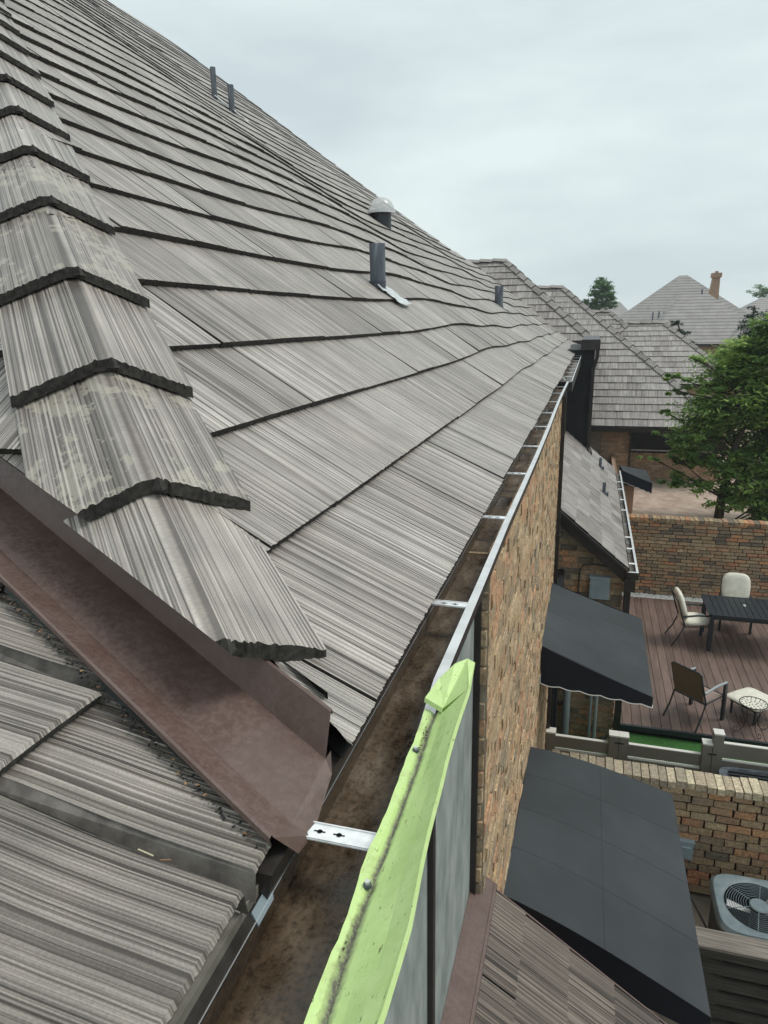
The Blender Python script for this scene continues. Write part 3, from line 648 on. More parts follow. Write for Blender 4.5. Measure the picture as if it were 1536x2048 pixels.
# vent pipes on the roof
def pipe(x, y, z0, z1, r, foil=True, rings=False, boxy=False):
    s = MB(); n = 4 if boxy else 12
    pts = [V((x, y, z0-.12)), V((x, y, z0+.02)), V((x+.002, y, (z0+z1)/2)), V((x, y, z1))]
    s.tube(pts, [r*1.05, r, r*.98, r*1.0], n, 0, cap=False); s.tube([V((x, y, z1-.004)), V((x, y, z1-.03))], r*.8, n, 1)
    s.face([V((x+r*math.cos(a), y+r*math.sin(a), z1)) for a in [i*2*math.pi/n for i in range(n)]], 1)
    if rings:
        for i in range(4): s.tube([V((x, y, z0+.02+i*.028)), V((x, y, z0+.032+i*.028))], r*1.09, n, 0)
    o = s.build('vent_pipe', ['lead', 'lead'], house, smooth=not boxy)
    if foil:
        f = MB(); nq = 9
        for i in range(nq):
            for k in range(3):
                def q(i, k):
                    sx = x+.03+i*.022; yy = y+(k-1.5)*.055*(1+i*.04)*(1.4 if foil == 2 else .8)+i*.014; rr_ = random.Random(i*7+k+int(y*9)); return V((sx, yy, A_z(sx, yy)+.045+.02/(1+i*.2)+rr_.uniform(-.006, .012)))
                f.face([q(i, k), q(i+1, k), q(i+1, k+1), q(i, k+1)])
        f.build('flashing', 'foil', o)
    return o
def A_z(x, y):
    k = next((k for k in range(len(TH)) if prof[k+1][0] <= x), len(TH)-1); t = (prof[k][0]-x)/(prof[k][0]-prof[k+1][0]); return A_surf(y, (k+t)*e).z
def zA_at(x): return zA(x) if x > prof[-1][0] else prof[-1][1]
pipe(-6.10, 11.43, 3.55, 4.02, .050, boxy=True)['label'] = 'taller of two square vent pipes high on the roof'
pipe(-5.84, 11.50, 3.35, 3.76, .050, boxy=False)
pipe(-1.765, 5.93, .235, .645, .068, foil=2, rings=True)['label'] = 'thick ribbed lead pipe with torn foil flashing'
pipe(-1.855, 14.70, .30, .70, .085)
for (vx, vy) in ((.35, 13.0), (.30, 15.2)):
    s = MB(); s.tube([V((vx, vy, wz(vx)-.05)), V((vx, vy, wz(vx)+.20))], .03, 8); s.box(vx-.05, vx+.08, vy-.06, vy+.06, wz(vx)-.04, wz(vx)+.015); s.build('vent_pipe', 'lead', house)
s = MB(); cx, cy, cz = -3.62, 12.47, 1.70
s.tube([V((cx, cy, cz-.25)), V((cx, cy, cz+.14))], .165, 20, 0); s.tube([V((cx, cy, cz+.14)), V((cx, cy, cz+.18))], .235, 24, 1)
dv = s.build('skylight_tube', ['patio', 'lip'], house, smooth=True)
MT['dome'] = newmat('clear_dome', (.9, .93, .93), .06); P(MT['dome']).inputs['Transmission Weight'].default_value = .55; P(MT['dome']).inputs['Alpha'].default_value = .55
s = MB(); R0 = .225
for i in range(7):
    a0, a1 = i/7*math.pi/2, (i+1)/7*math.pi/2
    for k in range(24):
        b0, b1 = k/24*2*math.pi, (k+1)/24*2*math.pi
        def q(a, b): return V((cx+R0*math.cos(a)*math.cos(b), cy+R0*math.cos(a)*math.sin(b), cz+.18+R0*1.0*math.sin(a)))
        s.face([q(a0, b0), q(a0, b1), q(a1, b1), q(a1, b0)] if i < 6 else [q(a0, b0), q(a0, b1), q(a1, b1)])
s.build('dome', 'dome', dv, smooth=True)

# loose lime sheet lying on the gutter lip
rows = [((-.232, .25, -.69), (-.212, .26, -.70), (-.166, .25, -.63)), ((-.2398, .4339, -.69), (-.2207, .4465, -.70), (-.158, .422, -.63)), ((-.2431, .5084, -.69), (-.2256, .5215, -.70), (-.1552, .4955, -.63)),
        ((-.2465, .6123, -.69), (-.2315, .6258, -.70), (-.1563, .5948, -.63)), ((-.2511, .7229, -.69), (-.2320, .7399, -.70), (-.1634, .6988, -.63)), ((-.2535, .8208, -.69), (-.2330, .8395, -.70), (-.1700, .7917, -.63)),
        ((-.2530, .9301, -.69), (-.2345, .9492, -.70), (-.1750, .8939, -.63)), ((-.2579, 1.0661, -.69), (-.2400, 1.0765, -.70), (-.1774, 1.027, -.63)), ((-.2600, 1.130, -.69), (-.2385, 1.125, -.697), (-.1778, 1.1228, -.63))]
kS = 1.012
s = MB(); rows2 = []
for i in range(len(rows)-1):
    for q in range(6):
        rows2.append([V(a).lerp(V(b), q/6) for a, b in zip(rows[i], rows[i+1])])
rows2.append([V(p) for p in rows[-1]])
def lsec(r):
    lf, cr3, rg_ = r; rr_ = random.Random(int(cr3.y*1000)); y = cr3.y
    lf = lf+V((rr_.uniform(-.0009, .0009)+.0015*math.sin(y*31), 0, 0)); rg_ = rg_+V((.0008*math.sin(y*23), 0, .002*math.sin(y*11)))
    dent = .003*math.sin(y*17)*math.sin(y*7+1)
    pts = [lf, lerp(lf, cr3, .5)+V((0, 0, .003)), cr3, lerp(cr3, rg_, .33)+V((0, 0, -.003+dent)), lerp(cr3, rg_, .66)+V((0, 0, -.002-dent)), rg_-V((.003, 0, .003)), rg_+V((.0, 0, .002)), rg_+V((.0025, 0, -.004))]
    us = [-(lf-cr3).length, -(lf-cr3).length/2, 0, .025, .055, .085, .09, .095]
    return [p*kS for p in pts], us
secs = [lsec(r) for r in rows2]
for (a, ua), (b, ub) in zip(secs, secs[1:]):
    for k in range(7):
        s.face([a[k], a[k+1], b[k+1], b[k]], 0, [(ua[k], a[k].y), (ua[k+1], a[k+1].y), (ub[k+1], b[k+1].y), (ub[k], b[k].y)])
# folded far end: end tab and turned-up triangular tip
a, ua = secs[-1]
rim = [V(p)*kS for p in ((-.2606, 1.1336, -.668), (-.2444, 1.1912, -.6547), (-.221, 1.2206, -.637), (-.2004, 1.2431, -.635), (-.1836, 1.2301, -.635))]
ce = a[2]; fo = V((-.2233, 1.115, -.674))*kS
U = lambda n: [(.07, 1.2)]*n
for q0, q1 in zip(rim[:4], rim[1:4]): s.face([fo, q0, q1], 0, U(3))
s.face([fo, rim[3], a[5]], 0, U(3)); s.face([rim[3], rim[4], a[6], a[5]], 0, U(4)); s.face([fo, a[5], a[4], a[3]], 0, U(4)); s.face([fo, a[3], ce], 0, U(3)); s.face([rim[4], a[7], a[6]], 0, U(3))
tb = [rim[0], fo, fo+V((-.001, -.003, -.008)), rim[0]+V((-.001, -.003, -.008))]
s.face(tb, 0, U(4))
sheet = thing('flashing_strip', 'loose lime green L-shaped metal strip lying along the gutter lip, grime in its crease', 'metal strip', (-.25, .7, -.72))
o = s.build('folded_sheet', 'lime', sheet, merge=True)
md = o.modifiers.new('thickness', 'SOLIDIFY'); md.thickness = .0014; md.offset = 1
for (x, y, z) in ((-.246, 1.0, -.688), (-.2365, .700, -.688)):
    s = MB(); c = V((x, y, z))*kS; s.tube([c+V((0, 0, -.004)), c+V((0, 0, .001))], [.0058, .0052], 12, 1); s.tube([c+V((0, 0, .001)), c+V((0, 0, .005))], .0036, 6, 0)
    s.build('screw', ['lip', 'lead'], sheet)
s = MB()
for i in range(60):
    y = RG.choice((1.03, .62, .60, 1.05))+RG.gauss(0, .012); x = lerp(-.235, -.25, RG.random()); c = V((x, y, -.692))*kS; a = RG.uniform(0, 3.1); l = RG.uniform(.001, .004)
    d = V((math.cos(a)*l, math.sin(a)*l, 0)); s.face([c-d, c+V((-d.y, d.x, .002))*.5, c+d, c+V((d.y, -d.x, .001))*.5])
s.build('grime', 'bark', sheet)['kind'] = 'stuff'

# bracket of blue-grey metal tucked under the channel
s = MB(); s.hexa([V((-.3925, .675, -.752)), V((-.3835, .675, -.772)), V((-.3835, .722, -.772)), V((-.3925, .735, -.752)), V((-.3905, .675, -.748)), V((-.3815, .675, -.768)), V((-.3815, .722, -.768)), V((-.3905, .735, -.748))])
s.build('bracket', 'lightbox', gut)

# ================================================================ AWNINGS
def awning(name, label, A0, A1, O0, O1, drop0, drop, scal=True, seams=3, bulge=-.012, grp='charcoal canvas awnings'):
    """A0/A1 near/far wall ends, O0/O1 near/far outer ends"""
    A0, A1, O0, O1 = map(V, (A0, A1, O0, O1))
    t = thing(name, label, 'awning', tuple((A0+A1)/2), 0, grp)
    s = MB(); nx, ny = 10, 12
    def q(i, j):
        a = lerp(A0, A1, j/ny); b = lerp(O0, O1, j/ny); p = lerp(a, b, i/nx); sg = -bulge*math.sin(math.pi*(i/nx)**.8)
        return p-V((0, 0, sg))
    for i in range(nx):
        for j in range(ny): s.face([q(i, j), q(i+1, j), q(i+1, j+1), q(i, j+1)])
    s.build('canopy', 'fabric', t, smooth=True)
    for j in range(1, seams+1):
        s = MB(); a = lerp(A0, A1, j/(seams+1)); b = lerp(O0, O1, j/(seams+1)); s.tube([lerp(a, b, q/8)+V((0, 0, bulge*math.sin(math.pi*(q/8)**.8)-.001)) for q in range(9)], .003, 4); s.build('seam', 'fabric', t)
    if seams == 3 and not scal:
        s = MB(); s.bar(lerp(A0, O0, .5)+V((0, 0, bulge*.985-.001)), lerp(A1, O1, .5)+V((0, 0, bulge*.985-.001)), .004, .004); s.build('seam', 'fabric', t)
    def topc(u): return lerp(A0, O0, u)+V((0, 0, bulge*math.sin(math.pi*u**.8)))
    s = MB(); pp = []; n = 40
    # near side panel with scalloped lower edge
    bA = A0-V((0, 0, drop0)); bO = O0-V((0, 0, drop))
    low = []
    for i in range(n+1):
        u = i/n; p = lerp(bA, bO, u); z = -.018*abs(math.sin(math.pi*5.5*u)) if scal else 0; low.append(p+V((0, -.004, z)))
    for i in range(n): s.face([low[i], low[i+1], topc((i+1)/n), topc(i/n)])
    lo2 = []
    for i in range(n+1):
        u = i/n; p = lerp(bO, O1-V((0, 0, drop)), u); z = -.018*abs(math.sin(math.pi*8*u)) if scal else 0; lo2.append(p+V((.004, 0, z)))
    for i in range(n): s.face([lo2[i], lo2[i+1], lerp(O0, O1, (i+1)/n), lerp(O0, O1, i/n)])
    bA1 = A1-V((0, 0, drop0)); s.face([bA1, O1-V((0, 0, drop)), O1, A1])
    s.build('valance', 'navy', t)
    if scal:
        s = MB(); s.tube(low+lo2[1:], .006, 5, 0, cap=False); s.tube([low[0]+V((0, 0, .10)), low[0]], .006, 5); s.build('piping', 'piping', t, smooth=True)
    s = MB(); s.tube([A0+V((.01, .02, -.02)), O0+V((-.01, .02, -.02)), O1+V((-.01, -.02, -.02)), A1+V((.01, -.02, -.02))], .012, 6); s.build('frame', 'patio', t)
    return t
awning('awning', 'dark awning with white scalloped trim over the deck side door', (-.31, 6.38, -3.03), (-.31, 8.40, -3.13), (.735, 6.38, -3.44), (.76, 8.40, -3.50), .40, .09)
awning('awning', 'largest plain charcoal awning beside the brick garden wall, nearest the camera', (-.31, 3.32, -3.14), (-.31, 5.25, -3.42), (.815, 3.28, -3.62), (.815, 5.25, -3.66), .28, .14, scal=False, bulge=.035)
awning('awning', 'small black awning over the courtyard far behind the side wing', (.92, 18.6, -3.72), (.92, 20.3, -3.90), (1.66, 18.6, -4.02), (1.62, 20.3, -4.02), .28, .26, seams=0)

# ================================================================ GARDEN SIDE
# near garden wall
gw = thing('garden_wall', 'low mixed brick wall with pale weathered coping below the big awning', 'wall', (1.5, 7.6, -6.5))
s = MB(); brick_panel(s, (-.29, 7.52, -6.5), (1, 0, 0), (0, -1, 0), 4.3, 1.37, rg=random.Random(31), bw=.245, bh=.0985, gap=.018, depth=.022, jit=.007)
s.box(-.29, 4, 7.52, 7.74, -6.5, -5.13, 1); s.build('brickwork', ['bk2', 'mortar'], gw)
s = MB(); x = -.29; rgc = random.Random(4)
while x < 4:
    wd = rgc.uniform(.085, .125); z1 = -5.055+rgc.uniform(-.01, .01); y0 = 7.485+rgc.uniform(-.012, .012); y1 = 7.755+rgc.uniform(-.012, .012); t = (rgc.random(), 0)
    s.box(x+.006, x+wd-.006, y0, y1, -5.14, z1, 0, t); x += wd
s.box(-.29, 4, 7.50, 7.74, -5.135, -5.075, 1)
s.build('coping', ['cope', 'mortar'], gw, bevel=0)
# far wall behind the deck
fw_ = thing('garden_wall', 'tall red and brown brick wall behind the patio deck', 'wall', (3, 15.8, -6.0))
s = MB(); brick_panel(s, (.62, 15.72, -6.0), (1, 0, 0), (0, -1, 0), 7, 1.78, rg=random.Random(33), bw=.235, bh=.078, gap=.014, depth=.012)
s.box(.62, 7.6, 15.72, 15.95, -6.0, -4.22, 1); s.build('brickwork', ['bk2', 'mortar'], fw_)
s = MB(); x = .62
while x < 7.6:
    wd = rgc.uniform(.08, .11); s.box(x+.005, x+wd-.005, 15.69, 15.98, -4.23, -4.17+rgc.uniform(-.008, .008), 0, (rgc.random(), 0)); x += wd
s.build('coping', ['bk2', 'mortar'], fw_)
# deck
dk = thing('patio_deck', 'raised brown board deck with dark edge between the brick walls', 'deck', (2.5, 12.5, -6.2))
s = MB(); x = .62; rgd = random.Random(9)
while x < 8:
    s.box(x+.004, x+.136, 10.03, 15.38, -5.93, -5.90, 0, (rgd.random(), 0)); x += .14
s.box(.60, 8, 10.04, 15.37, -5.97, -5.935, 1)
s.build('boards', ['deck', 'under'], dk)
s = MB(); s.box(.55, 8, 9.985, 10.028, -5.985, -5.902); s.box(.55, .615, 9.985, 15.4, -5.985, -5.902); s.build('edge_board', 'patio', dk)
s = MB(); s.box(.62, 8, 15.38, 15.72, -6.1, -5.945)
tag(s.build('gravel_bed', 'gravel', loc=(3, 15.5, H-6.1)), kind='structure')
s = MB()
for i in range(2600):
    x, y = RG.uniform(.64, 6), RG.uniform(15.40, 15.70); r = RG.uniform(.012, .03); z = -5.943+RG.uniform(0, .02)
    a = RG.uniform(0, 1.5); p = [V((x+r*math.cos(a+k*1.57), y+r*.8*math.sin(a+k*1.57), z)) for k in range(4)]; t = V((x, y, z+r*.8))
    for k in range(4): s.face([p[k], p[(k+1) % 4], t])
tag(s.build('gravel', 'gravel', loc=(3, 15.5, H-6)), 'white pebbles in a strip between the deck and the far brick wall', 'gravel', kind='stuff')
s = MB()
for i in range(70):
    k = i < 34
    x, y = (RG.gauss(1.02, .12), RG.gauss(9.62, .05)) if k else ((RG.gauss(1.33, .12), RG.gauss(9.38, .06)) if i < 50 else (RG.uniform(-.2, 1.6), RG.uniform(8.8, 9.9)))
    c = V((x, y, -6.03)); a = RG.uniform(0, 3.1); l = RG.uniform(.012, .04)*(1 if i < 50 else .5); d = V((math.cos(a)*l, math.sin(a)*l, RG.uniform(0, .02))); q = V((-d.y, d.x, RG.uniform(0, .02)))*.6
    s.face([c-d, c-q, c+d, c+q], 0 if k else 1)
tag(s.build('fallen_leaves', ['leafd', 'leafl'], loc=(1, 9.5, H-6.03)), 'dry leaves scattered over the strip of green turf by the deck', 'leaves', kind='stuff')

# vinyl fence
def fence(name, label, x0, x1, zt, zb, rails, posts, y=8.6):
    t = thing(name, label, 'fence', ((x0+x1)/2, y, -6.3), 0, 'low vinyl fence runs beside the turf')
    for (za, zb_) in rails:
        s = MB(); s.box(x0, x1, y-.02, y+.02, za, zb_-.012, 0); s.box(x0, x1, y-.024, y+.024, zb_-.012, zb_, 1); s.build('rail', ['vinyl', 'vinyl_cap'], t)
    for (px, pz, pw) in posts:
        s = MB(); s.box(px-pw/2, px+pw/2, y-.06, y+.06, -6.5, pz-.02, 0); s.box(px-pw/2-.004, px+pw/2+.004, y-.065, y+.065, pz-.02, pz, 1)
        s.build('post', ['vinyl', 'vinyl_cap'], t)
    return t
fence('vinyl_fence', 'taupe board fence run between the house and the paired hinge posts', -.18, .50, -5.36, -6.2, [(-5.53, -5.36), (-5.74, -5.565), (-6.0, -5.775)], [(-.24, -5.30, .12), (.56, -5.22, .115)])
fn2 = fence('vinyl_fence', 'taupe board fence run in the middle, hung between two white capped posts', .75, 1.62, -5.34, -6.2, [(-5.51, -5.34), (-5.72, -5.545), (-6.0, -5.755)], [(.685, -5.22, .115), (1.68, -5.16, .11)])
fence('vinyl_fence', 'taller taupe fence run with white capped post in front of the condenser', 1.86, 4.2, -5.14, -6.2, [(-5.34, -5.14), (-5.56, -5.38), (-5.80, -5.60), (-6.1, -5.84)], [(1.80, -5.0, .115), (3.9, -5.0, .115)])
for q_ in ((.57, .68, -5.33), (1.69, 1.79, -5.30)):
    s = MB(); s.box(q_[0], q_[1], 8.53, 8.538, q_[2], q_[2]+.015); s.build('hinge', 'patio', fn2)

# condenser units
def rounded(cx, cy, rx, ry, n=40, p=3.2):
    o = []
    for i in range(n):
        a = 2*math.pi*i/n; c, s_ = math.cos(a), math.sin(a); o.append((cx+rx*math.copysign(abs(c)**(2/p), c), cy+ry*math.copysign(abs(s_)**(2/p), s_)))
    return o
ac = thing('air_conditioner', 'grey outdoor cooling unit with round fan grille below the brick wall', 'air conditioner', (1.93, 6.58, -6.5))
cx, cy, zt = 1.94, 6.60, -5.75
s = MB()
def loft(s, loops, mi=0):
    for a, b in zip(loops, loops[1:]):
        n = len(a)
        for i in range(n): s.face([a[i], a[(i+1) % n], b[(i+1) % n], b[i]], mi)
def lp(rx, ry, z, p=4.5, n=48, dx=0): return [V((x, y, z)) for x, y in rounded(cx+dx, cy, rx, ry, n, p)]
loft(s, [lp(.40, .40, -6.5), lp(.40, .40, -5.86)], 1)
loft(s, [lp(.41, .41, -5.87), lp(.43, .43, -5.82), lp(.43, .43, -5.79), lp(.40, .40, zt), lp(.355, .355, zt+.005, 3), lp(.325, .325, zt-.01, 2)], 0)
s.build('casing', ['greyplastic', 'patio'], ac, smooth=True)
s = MB()
for k in range(1, 11):
    r = .10+.0225*k; s.tube([V((cx+r*math.cos(a), cy+r*math.sin(a), zt+.012-.02*(r/.33)**2)) for a in [i*2*math.pi/36 for i in range(37)]], .0028, 4, 0, cap=False)
for k in range(6):
    a = k*math.pi/3+.3; s.bar((cx, cy, zt+.014), (cx+.33*math.cos(a), cy+.33*math.sin(a), zt-.004), .006, .005)
s.tube([V((cx, cy, zt+.012)), V((cx, cy, zt+.024))], [.095, .085], 28, 1)
s.build('fan_grille', ['greyplastic', 'greyplastic'], ac)
s = MB()
for k in range(3):
    a = k*2.094+2.9; c, s_ = math.cos(a), math.sin(a)
    def q(r, w, z): return V((cx+r*c-w*s_, cy+r*s_+w*c, z))
    s.hexa([q(.07, -.04, -5.86), q(.29, -.11, -5.88), q(.29, .06, -5.82), q(.07, .03, -5.84), q(.07, -.04, -5.855), q(.29, -.11, -5.875), q(.29, .06, -5.815), q(.07, .03, -5.835)], 1 if k == 0 else 0)
s.tube([V((cx, cy, -6.2)), V((cx, cy, -5.82))], .07, 16, 0); s.box(cx-.33, cx+.33, cy-.33, cy+.33, -6.25, -6.2, 0)
s.build('fan_blades', ['fan', 'white'], ac)
s = MB(); s.tube([V((1.30, 7.3, -6.1)), V((1.40, 7.0, -6.18)), V((1.52, 6.8, -6.3)), V((1.56, 6.7, -6.4))], .012, 8); s.tube([V((1.26, 7.3, -6.2)), V((1.36, 6.95, -6.34)), V((1.5, 6.7, -6.45))], .022, 8); s.build('pipe', 'fan', ac, smooth=True)
ac2 = thing('air_conditioner', 'dark blue-grey condenser top behind the brick coping and the fence', 'air conditioner', (2.2, 8.15, -6.5))
cx, cy = 2.28, 8.14
s = MB(); loft(s, [lp(.52, .30, -6.5, 5), lp(.52, .30, -5.42, 5), lp(.50, .285, -5.36, 5), lp(.42, .25, -5.35, 5), lp(.41, .24, -5.37, 5)], 0); s.face(lp(.41, .24, -5.37, 5), 1); s.build('casing', ['lead', 'fan'], ac2, smooth=True)
s = MB()
for i in range(7): s.bar((cx-.38, cy-.19+i*.062, -5.358), (cx+.40, cy-.19+i*.062, -5.358), .022, .012)
s.build('louvre', 'patio', ac2)
# slat screen at the bottom right
sl = thing('slat_screen', 'dark horizontal timber screen with a pale top board in the lower corner', 'screen', (2, 5.9, -6.5))
s = MB(); s.box(1.12, 4, 5.80, 6.02, -5.63, -5.60); s.build('top_board', 'plank', sl)
for i in range(6):
    z = -5.64-i*.17; s = MB(); s.box(1.12, 4, 5.84, 5.87, z-.12, z); s.box(1.12, 4, 5.835, 5.875, z-.004, z+.004); s.build('slat', 'plank_dark', sl)
for q_ in (1.14, 2.6):
    s = MB(); s.box(q_, q_+.06, 5.87, 5.95, -6.5, -5.63); s.build('post', 'plank_dark', sl)
s = MB(); s.box(1.5, 2.6, 5.93, 5.97, -6.5, -5.66, 0)
for i in range(5):  # pale dashes put glints of louvres behind the slats into the colour
    for k in range(6):
        xx = 1.55+k*.15; s.box(xx, xx+.09, 5.925, 5.93, -5.80-i*.17, -5.795-i*.17, 1); s.box(xx+.01, xx+.10, 5.925, 5.93, -5.815-i*.17, -5.811-i*.17, 1)
s.build('louvre_glint_panel', ['fan', 'plank'], sl)
# boxes on the walls
def wallbox(name, label, cat, x0, x1, y, z0, z1, d, mi='lightbox', ribs=0, hood=False):
    t = thing(name, label, cat, ((x0+x1)/2, y, z0)); s = MB(); s.box(x0, x1, y-d, y, z0, z1); s.build('body', mi, t, bevel=.006)
    s = MB(); s.box(x0-.008, x1+.008, y-d-.012, y, z1-.01, z1+.012); s.build('lid', mi, t)
    if ribs:
        s = MB()
        for i in range(ribs): xx = lerp(x0+.03, x1-.03, i/(ribs-1)); s.box(xx-.004, xx+.004, y-d-.006, y-d, z0+.02, z1-.05)
        s.box(x0+.01, x1-.01, y-d-.008, y-d, z1-.045, z1-.03); s.build('rib', mi, t)
    if hood: s = MB(); s.box(x0+.03, x1-.03, y-d-.035, y-d, z0+.05, z1-.05); s.build('cover', mi, t)
    return t
wallbox('electrical_box', 'pale blue-grey switch box on the garden wall beside the awning edge', 'electrical box', 1.28, 1.44, 7.50, -6.04, -5.80, .05, hood=True)
wallbox('utility_box', 'grey ribbed utility box on the side wing wall above the scalloped awning', 'utility box', .15, .42, 9.73, -3.78, -3.46, .10, ribs=6)
s = MB(); s.tube([V((.02, 9.71, -4.1)), V((.0, 9.70, -3.65)), V((.01, 9.70, -3.38)), V((.06, 9.70, -3.31)), V((.2, 9.70, -3.29)), V((.42, 9.70, -3.32)), V((.55, 9.70, -3.40))], .010, 8)
tag(s.build('cable', 'fan', loc=(.1, 9.7, H-3.5), smooth=True), 'black cable looping up the brick above the grey utility box', 'cable')
for (x, r, lab) in ((-.07, .055, 'thicker grey downpipe under the scalloped awning, nearest the house'), (.27, .022, 'thin pale pipe under the scalloped awning, left of its twin'), (.345, .026, 'thin pale pipe under the scalloped awning, right of its twin')):
    s = MB(); s.tube([V((x, 9.6, -6.04)), V((x, 9.6, -4.6)), V((x, 9.62, -4.0))], r, 10); tag(s.build('drain_pipe', 'pvc', loc=(x, 9.6, H-6.04), smooth=True), lab, 'pipe', 'pipes under the awning')
s = MB(); s.box(-.30, -.24, 8.9, 8.98, -6.04, -3.4); s.box(-.31, -.2, 9.0, 9.7, -6.04, -3.4); s.build('door_frame', 'black', house)
tag((lambda s: (s.box(.58, .70, 9.80, 9.95, -6.0, -5.75), s.tube([V((.6, 9.8, -5.97)), V((.45, 9.7, -6.02))], .03, 8), s.build('hose_reel', 'fan', loc=(.6, 9.8, H-6)))[2])(MB()), 'black hose reel at the corner of the deck under the awning', 'hose reel')

# ---- patio furniture
tb = thing('patio_table', 'black rectangular slatted patio table near the far brick wall', 'table', (3.05, 13.35, -5.9))
s = MB(); 
for i in range(15): x = 2.34+i*.103; s.box(x, x+.093, 12.93, 13.85, -5.185, -5.165)
s.box(2.32, 3.90, 12.88, 12.935, -5.20, -5.163); s.box(2.32, 3.90, 13.845, 13.90, -5.20, -5.163); s.box(2.30, 2.34, 12.88, 13.90, -5.20, -5.163); s.box(2.34, 3.86, 12.95, 13.83, -5.20, -5.19)
s.build('table_top', 'patio', tb)
s = MB(); s.box(2.36, 3.84, 12.93, 12.95, -5.27, -5.19); s.box(2.36, 2.38, 12.93, 13.86, -5.27, -5.19); s.box(2.36, 3.84, 13.84, 13.86, -5.27, -5.19); s.build('apron_frame', 'patio', tb)
for x, y in ((2.37, 12.95), (3.83, 12.95), (2.37, 13.83), (3.83, 13.83)):
    s = MB(); s.box(x-.032, x+.032, y-.032, y+.032, -5.9, -5.19); s.build('leg', 'patio', tb)
s = MB(); s.tube([V((2.98, 13.45, -5.163)), V((2.98, 13.45, -5.14))], .025, 10); tag(s.build('table_cap', 'white', loc=(2.98, 13.45, H-5.163)), 'small white umbrella hole cap on the black table', 'cap')

def pillow(s, c, ax, ay, az, n=10, p=3.5):   # superellipsoid cushion centred c, half axes vectors
    c, ax, ay, az = map(V, (c, ax, ay, az))
    def sp(a, q): return math.copysign(abs(a)**(2/q), a)
    R = []
    for i in range(n+1):
        f = -math.pi/2+math.pi*i/n; row = []
        for k in range(2*n):
            h = 2*math.pi*k/(2*n); row.append(c+ax*sp(math.cos(h), p)*abs(math.cos(f))**(.45)+ay*sp(math.sin(h), p)*abs(math.cos(f))**(.45)+az*math.sin(f))
        R.append(row)
    for a, b in zip(R, R[1:]):
        for k in range(2*n): s.face([a[k], a[(k+1) % (2*n)], b[(k+1) % (2*n)], b[k]])
def chair(name, label, loc, rz, cushion=True):
    """local frame: seat faces +Y, origin on the floor"""
    t = thing(name, label, 'chair', loc, rz, 'metal patio chairs on the deck')
    mtl = 'patio'
    for sx in (-1, 1):
        s = MB(); s.tube([V((.27*sx, -.22, .40)), V((.27*sx, -.30, .2)), V((.28*sx, -.42, 0))], .014, 8); s.build('leg', mtl, t, local=True, smooth=True)
        s = MB(); s.box(.27*sx-.02, .27*sx+.02, .20, .25, 0, .62); s.build('leg', mtl, t, local=True)
        s = MB(); s.tube([V((.27*sx, .24, .625)), V((.275*sx, .0, .63)), V((.27*sx, -.27, .585))], .02, 8); s.build('armrest', 'pvc' if not cushion else mtl, t, local=True, smooth=True)
    s = MB()
    s.tube([V((-.26, -.20, .38)), V((-.255, -.27, .58)), V((-.25, -.37, .90)), V((-.22, -.39, .93)), V((.22, -.39, .93)), V((.25, -.37, .90)), V((.255, -.27, .58)), V((.26, -.20, .38))], .014, 8)
    s.build('back_frame', mtl, t, local=True, smooth=True)
    s = MB(); s.tube([V((-.26, -.22, .39)), V((.26, -.22, .39)), V((.26, .22, .41)), V((-.26, .22, .41)), V((-.26, -.22, .39))], .014, 8); s.build('seat_frame', mtl, t, local=True)
    if cushion:
        s = MB(); pillow(s, (0, -.01, .45), (.26, 0, 0), (0, .26, .01), (0, 0, .06)); s.build('seat_cushion', 'cream', t, local=True, smooth=True)
        s = MB(); pillow(s, (0, -.255, .75), (.26, 0, 0), (0, -.085, .28), (0, .06, .02)); s.build('back_cushion', 'cream', t, local=True, smooth=True)
    else:
        s = MB(); s.hexa([V((-.25, -.24, .42)), V((.25, -.24, .42)), V((.25, -.236, .42)), V((-.25, -.236, .42)), V((-.245, -.385, .91)), V((.245, -.385, .91)), V((.245, -.38, .91)), V((-.245, -.38, .91))]); s.build('backrest', 'sling', t, local=True)
        s = MB(); s.box(-.25, .25, -.22, .22, .402, .412); s.build('seat', 'pinkseat', t, local=True)
    return t
chair('patio_chair', 'chair with thick cream cushions at the left end of the black table', (2.12, 13.32, -5.9), rad(-84))
chair('patio_chair', 'chair with cream back cushion behind the black table, against the far wall', (2.98, 14.15, -5.9), rad(180-4))
chair('patio_chair', 'brown sling chair without cushions standing alone, seen from behind', (1.86, 10.52, -5.9), rad(-43), cushion=False)
# bistro side table with scroll legs
bt = thing('side_table', 'small round wrought iron table with pierced top and scroll legs', 'side table', (2.56, 10.28, -5.9))
s = MB(); R_ = .185; zt = .46
s.tube([V((R_*math.cos(a), R_*math.sin(a), zt)) for a in [i*2*math.pi/36 for i in range(37)]], .008, 6, 0, cap=False)
s.build('rim', 'fan', bt, local=True); s = MB(); s.tube([V((R_*.92*math.cos(a), R_*.92*math.sin(a), zt-.11)) for a in [i*2*math.pi/36 for i in range(37)]], .005, 6, 0, cap=False)
s.build('ring', 'fan', bt, local=True)
s = MB(); n = 36
for k in range(n): s.face([V((0, 0, zt)), V((R_*math.cos(2*math.pi*k/n), R_*math.sin(2*math.pi*k/n), zt)), V((R_*math.cos(2*math.pi*(k+1)/n), R_*math.sin(2*math.pi*(k+1)/n), zt))], 0)
for (rr0, cnt) in ((.155, 16), (.105, 11), (.05, 6)):
    for k in range(cnt):
        a = 2*math.pi*k/cnt; T = Matrix.Translation(V((rr0*math.cos(a), rr0*math.sin(a), zt+.002))) @ Matrix.Rotation(a+(k % 2)*.8, 4, 'Z'); s.box(-.013, .013, -.006, .006, 0, .002, 1, T=T)
s.build('table_top', ['cream', 'fan'], bt, local=True)
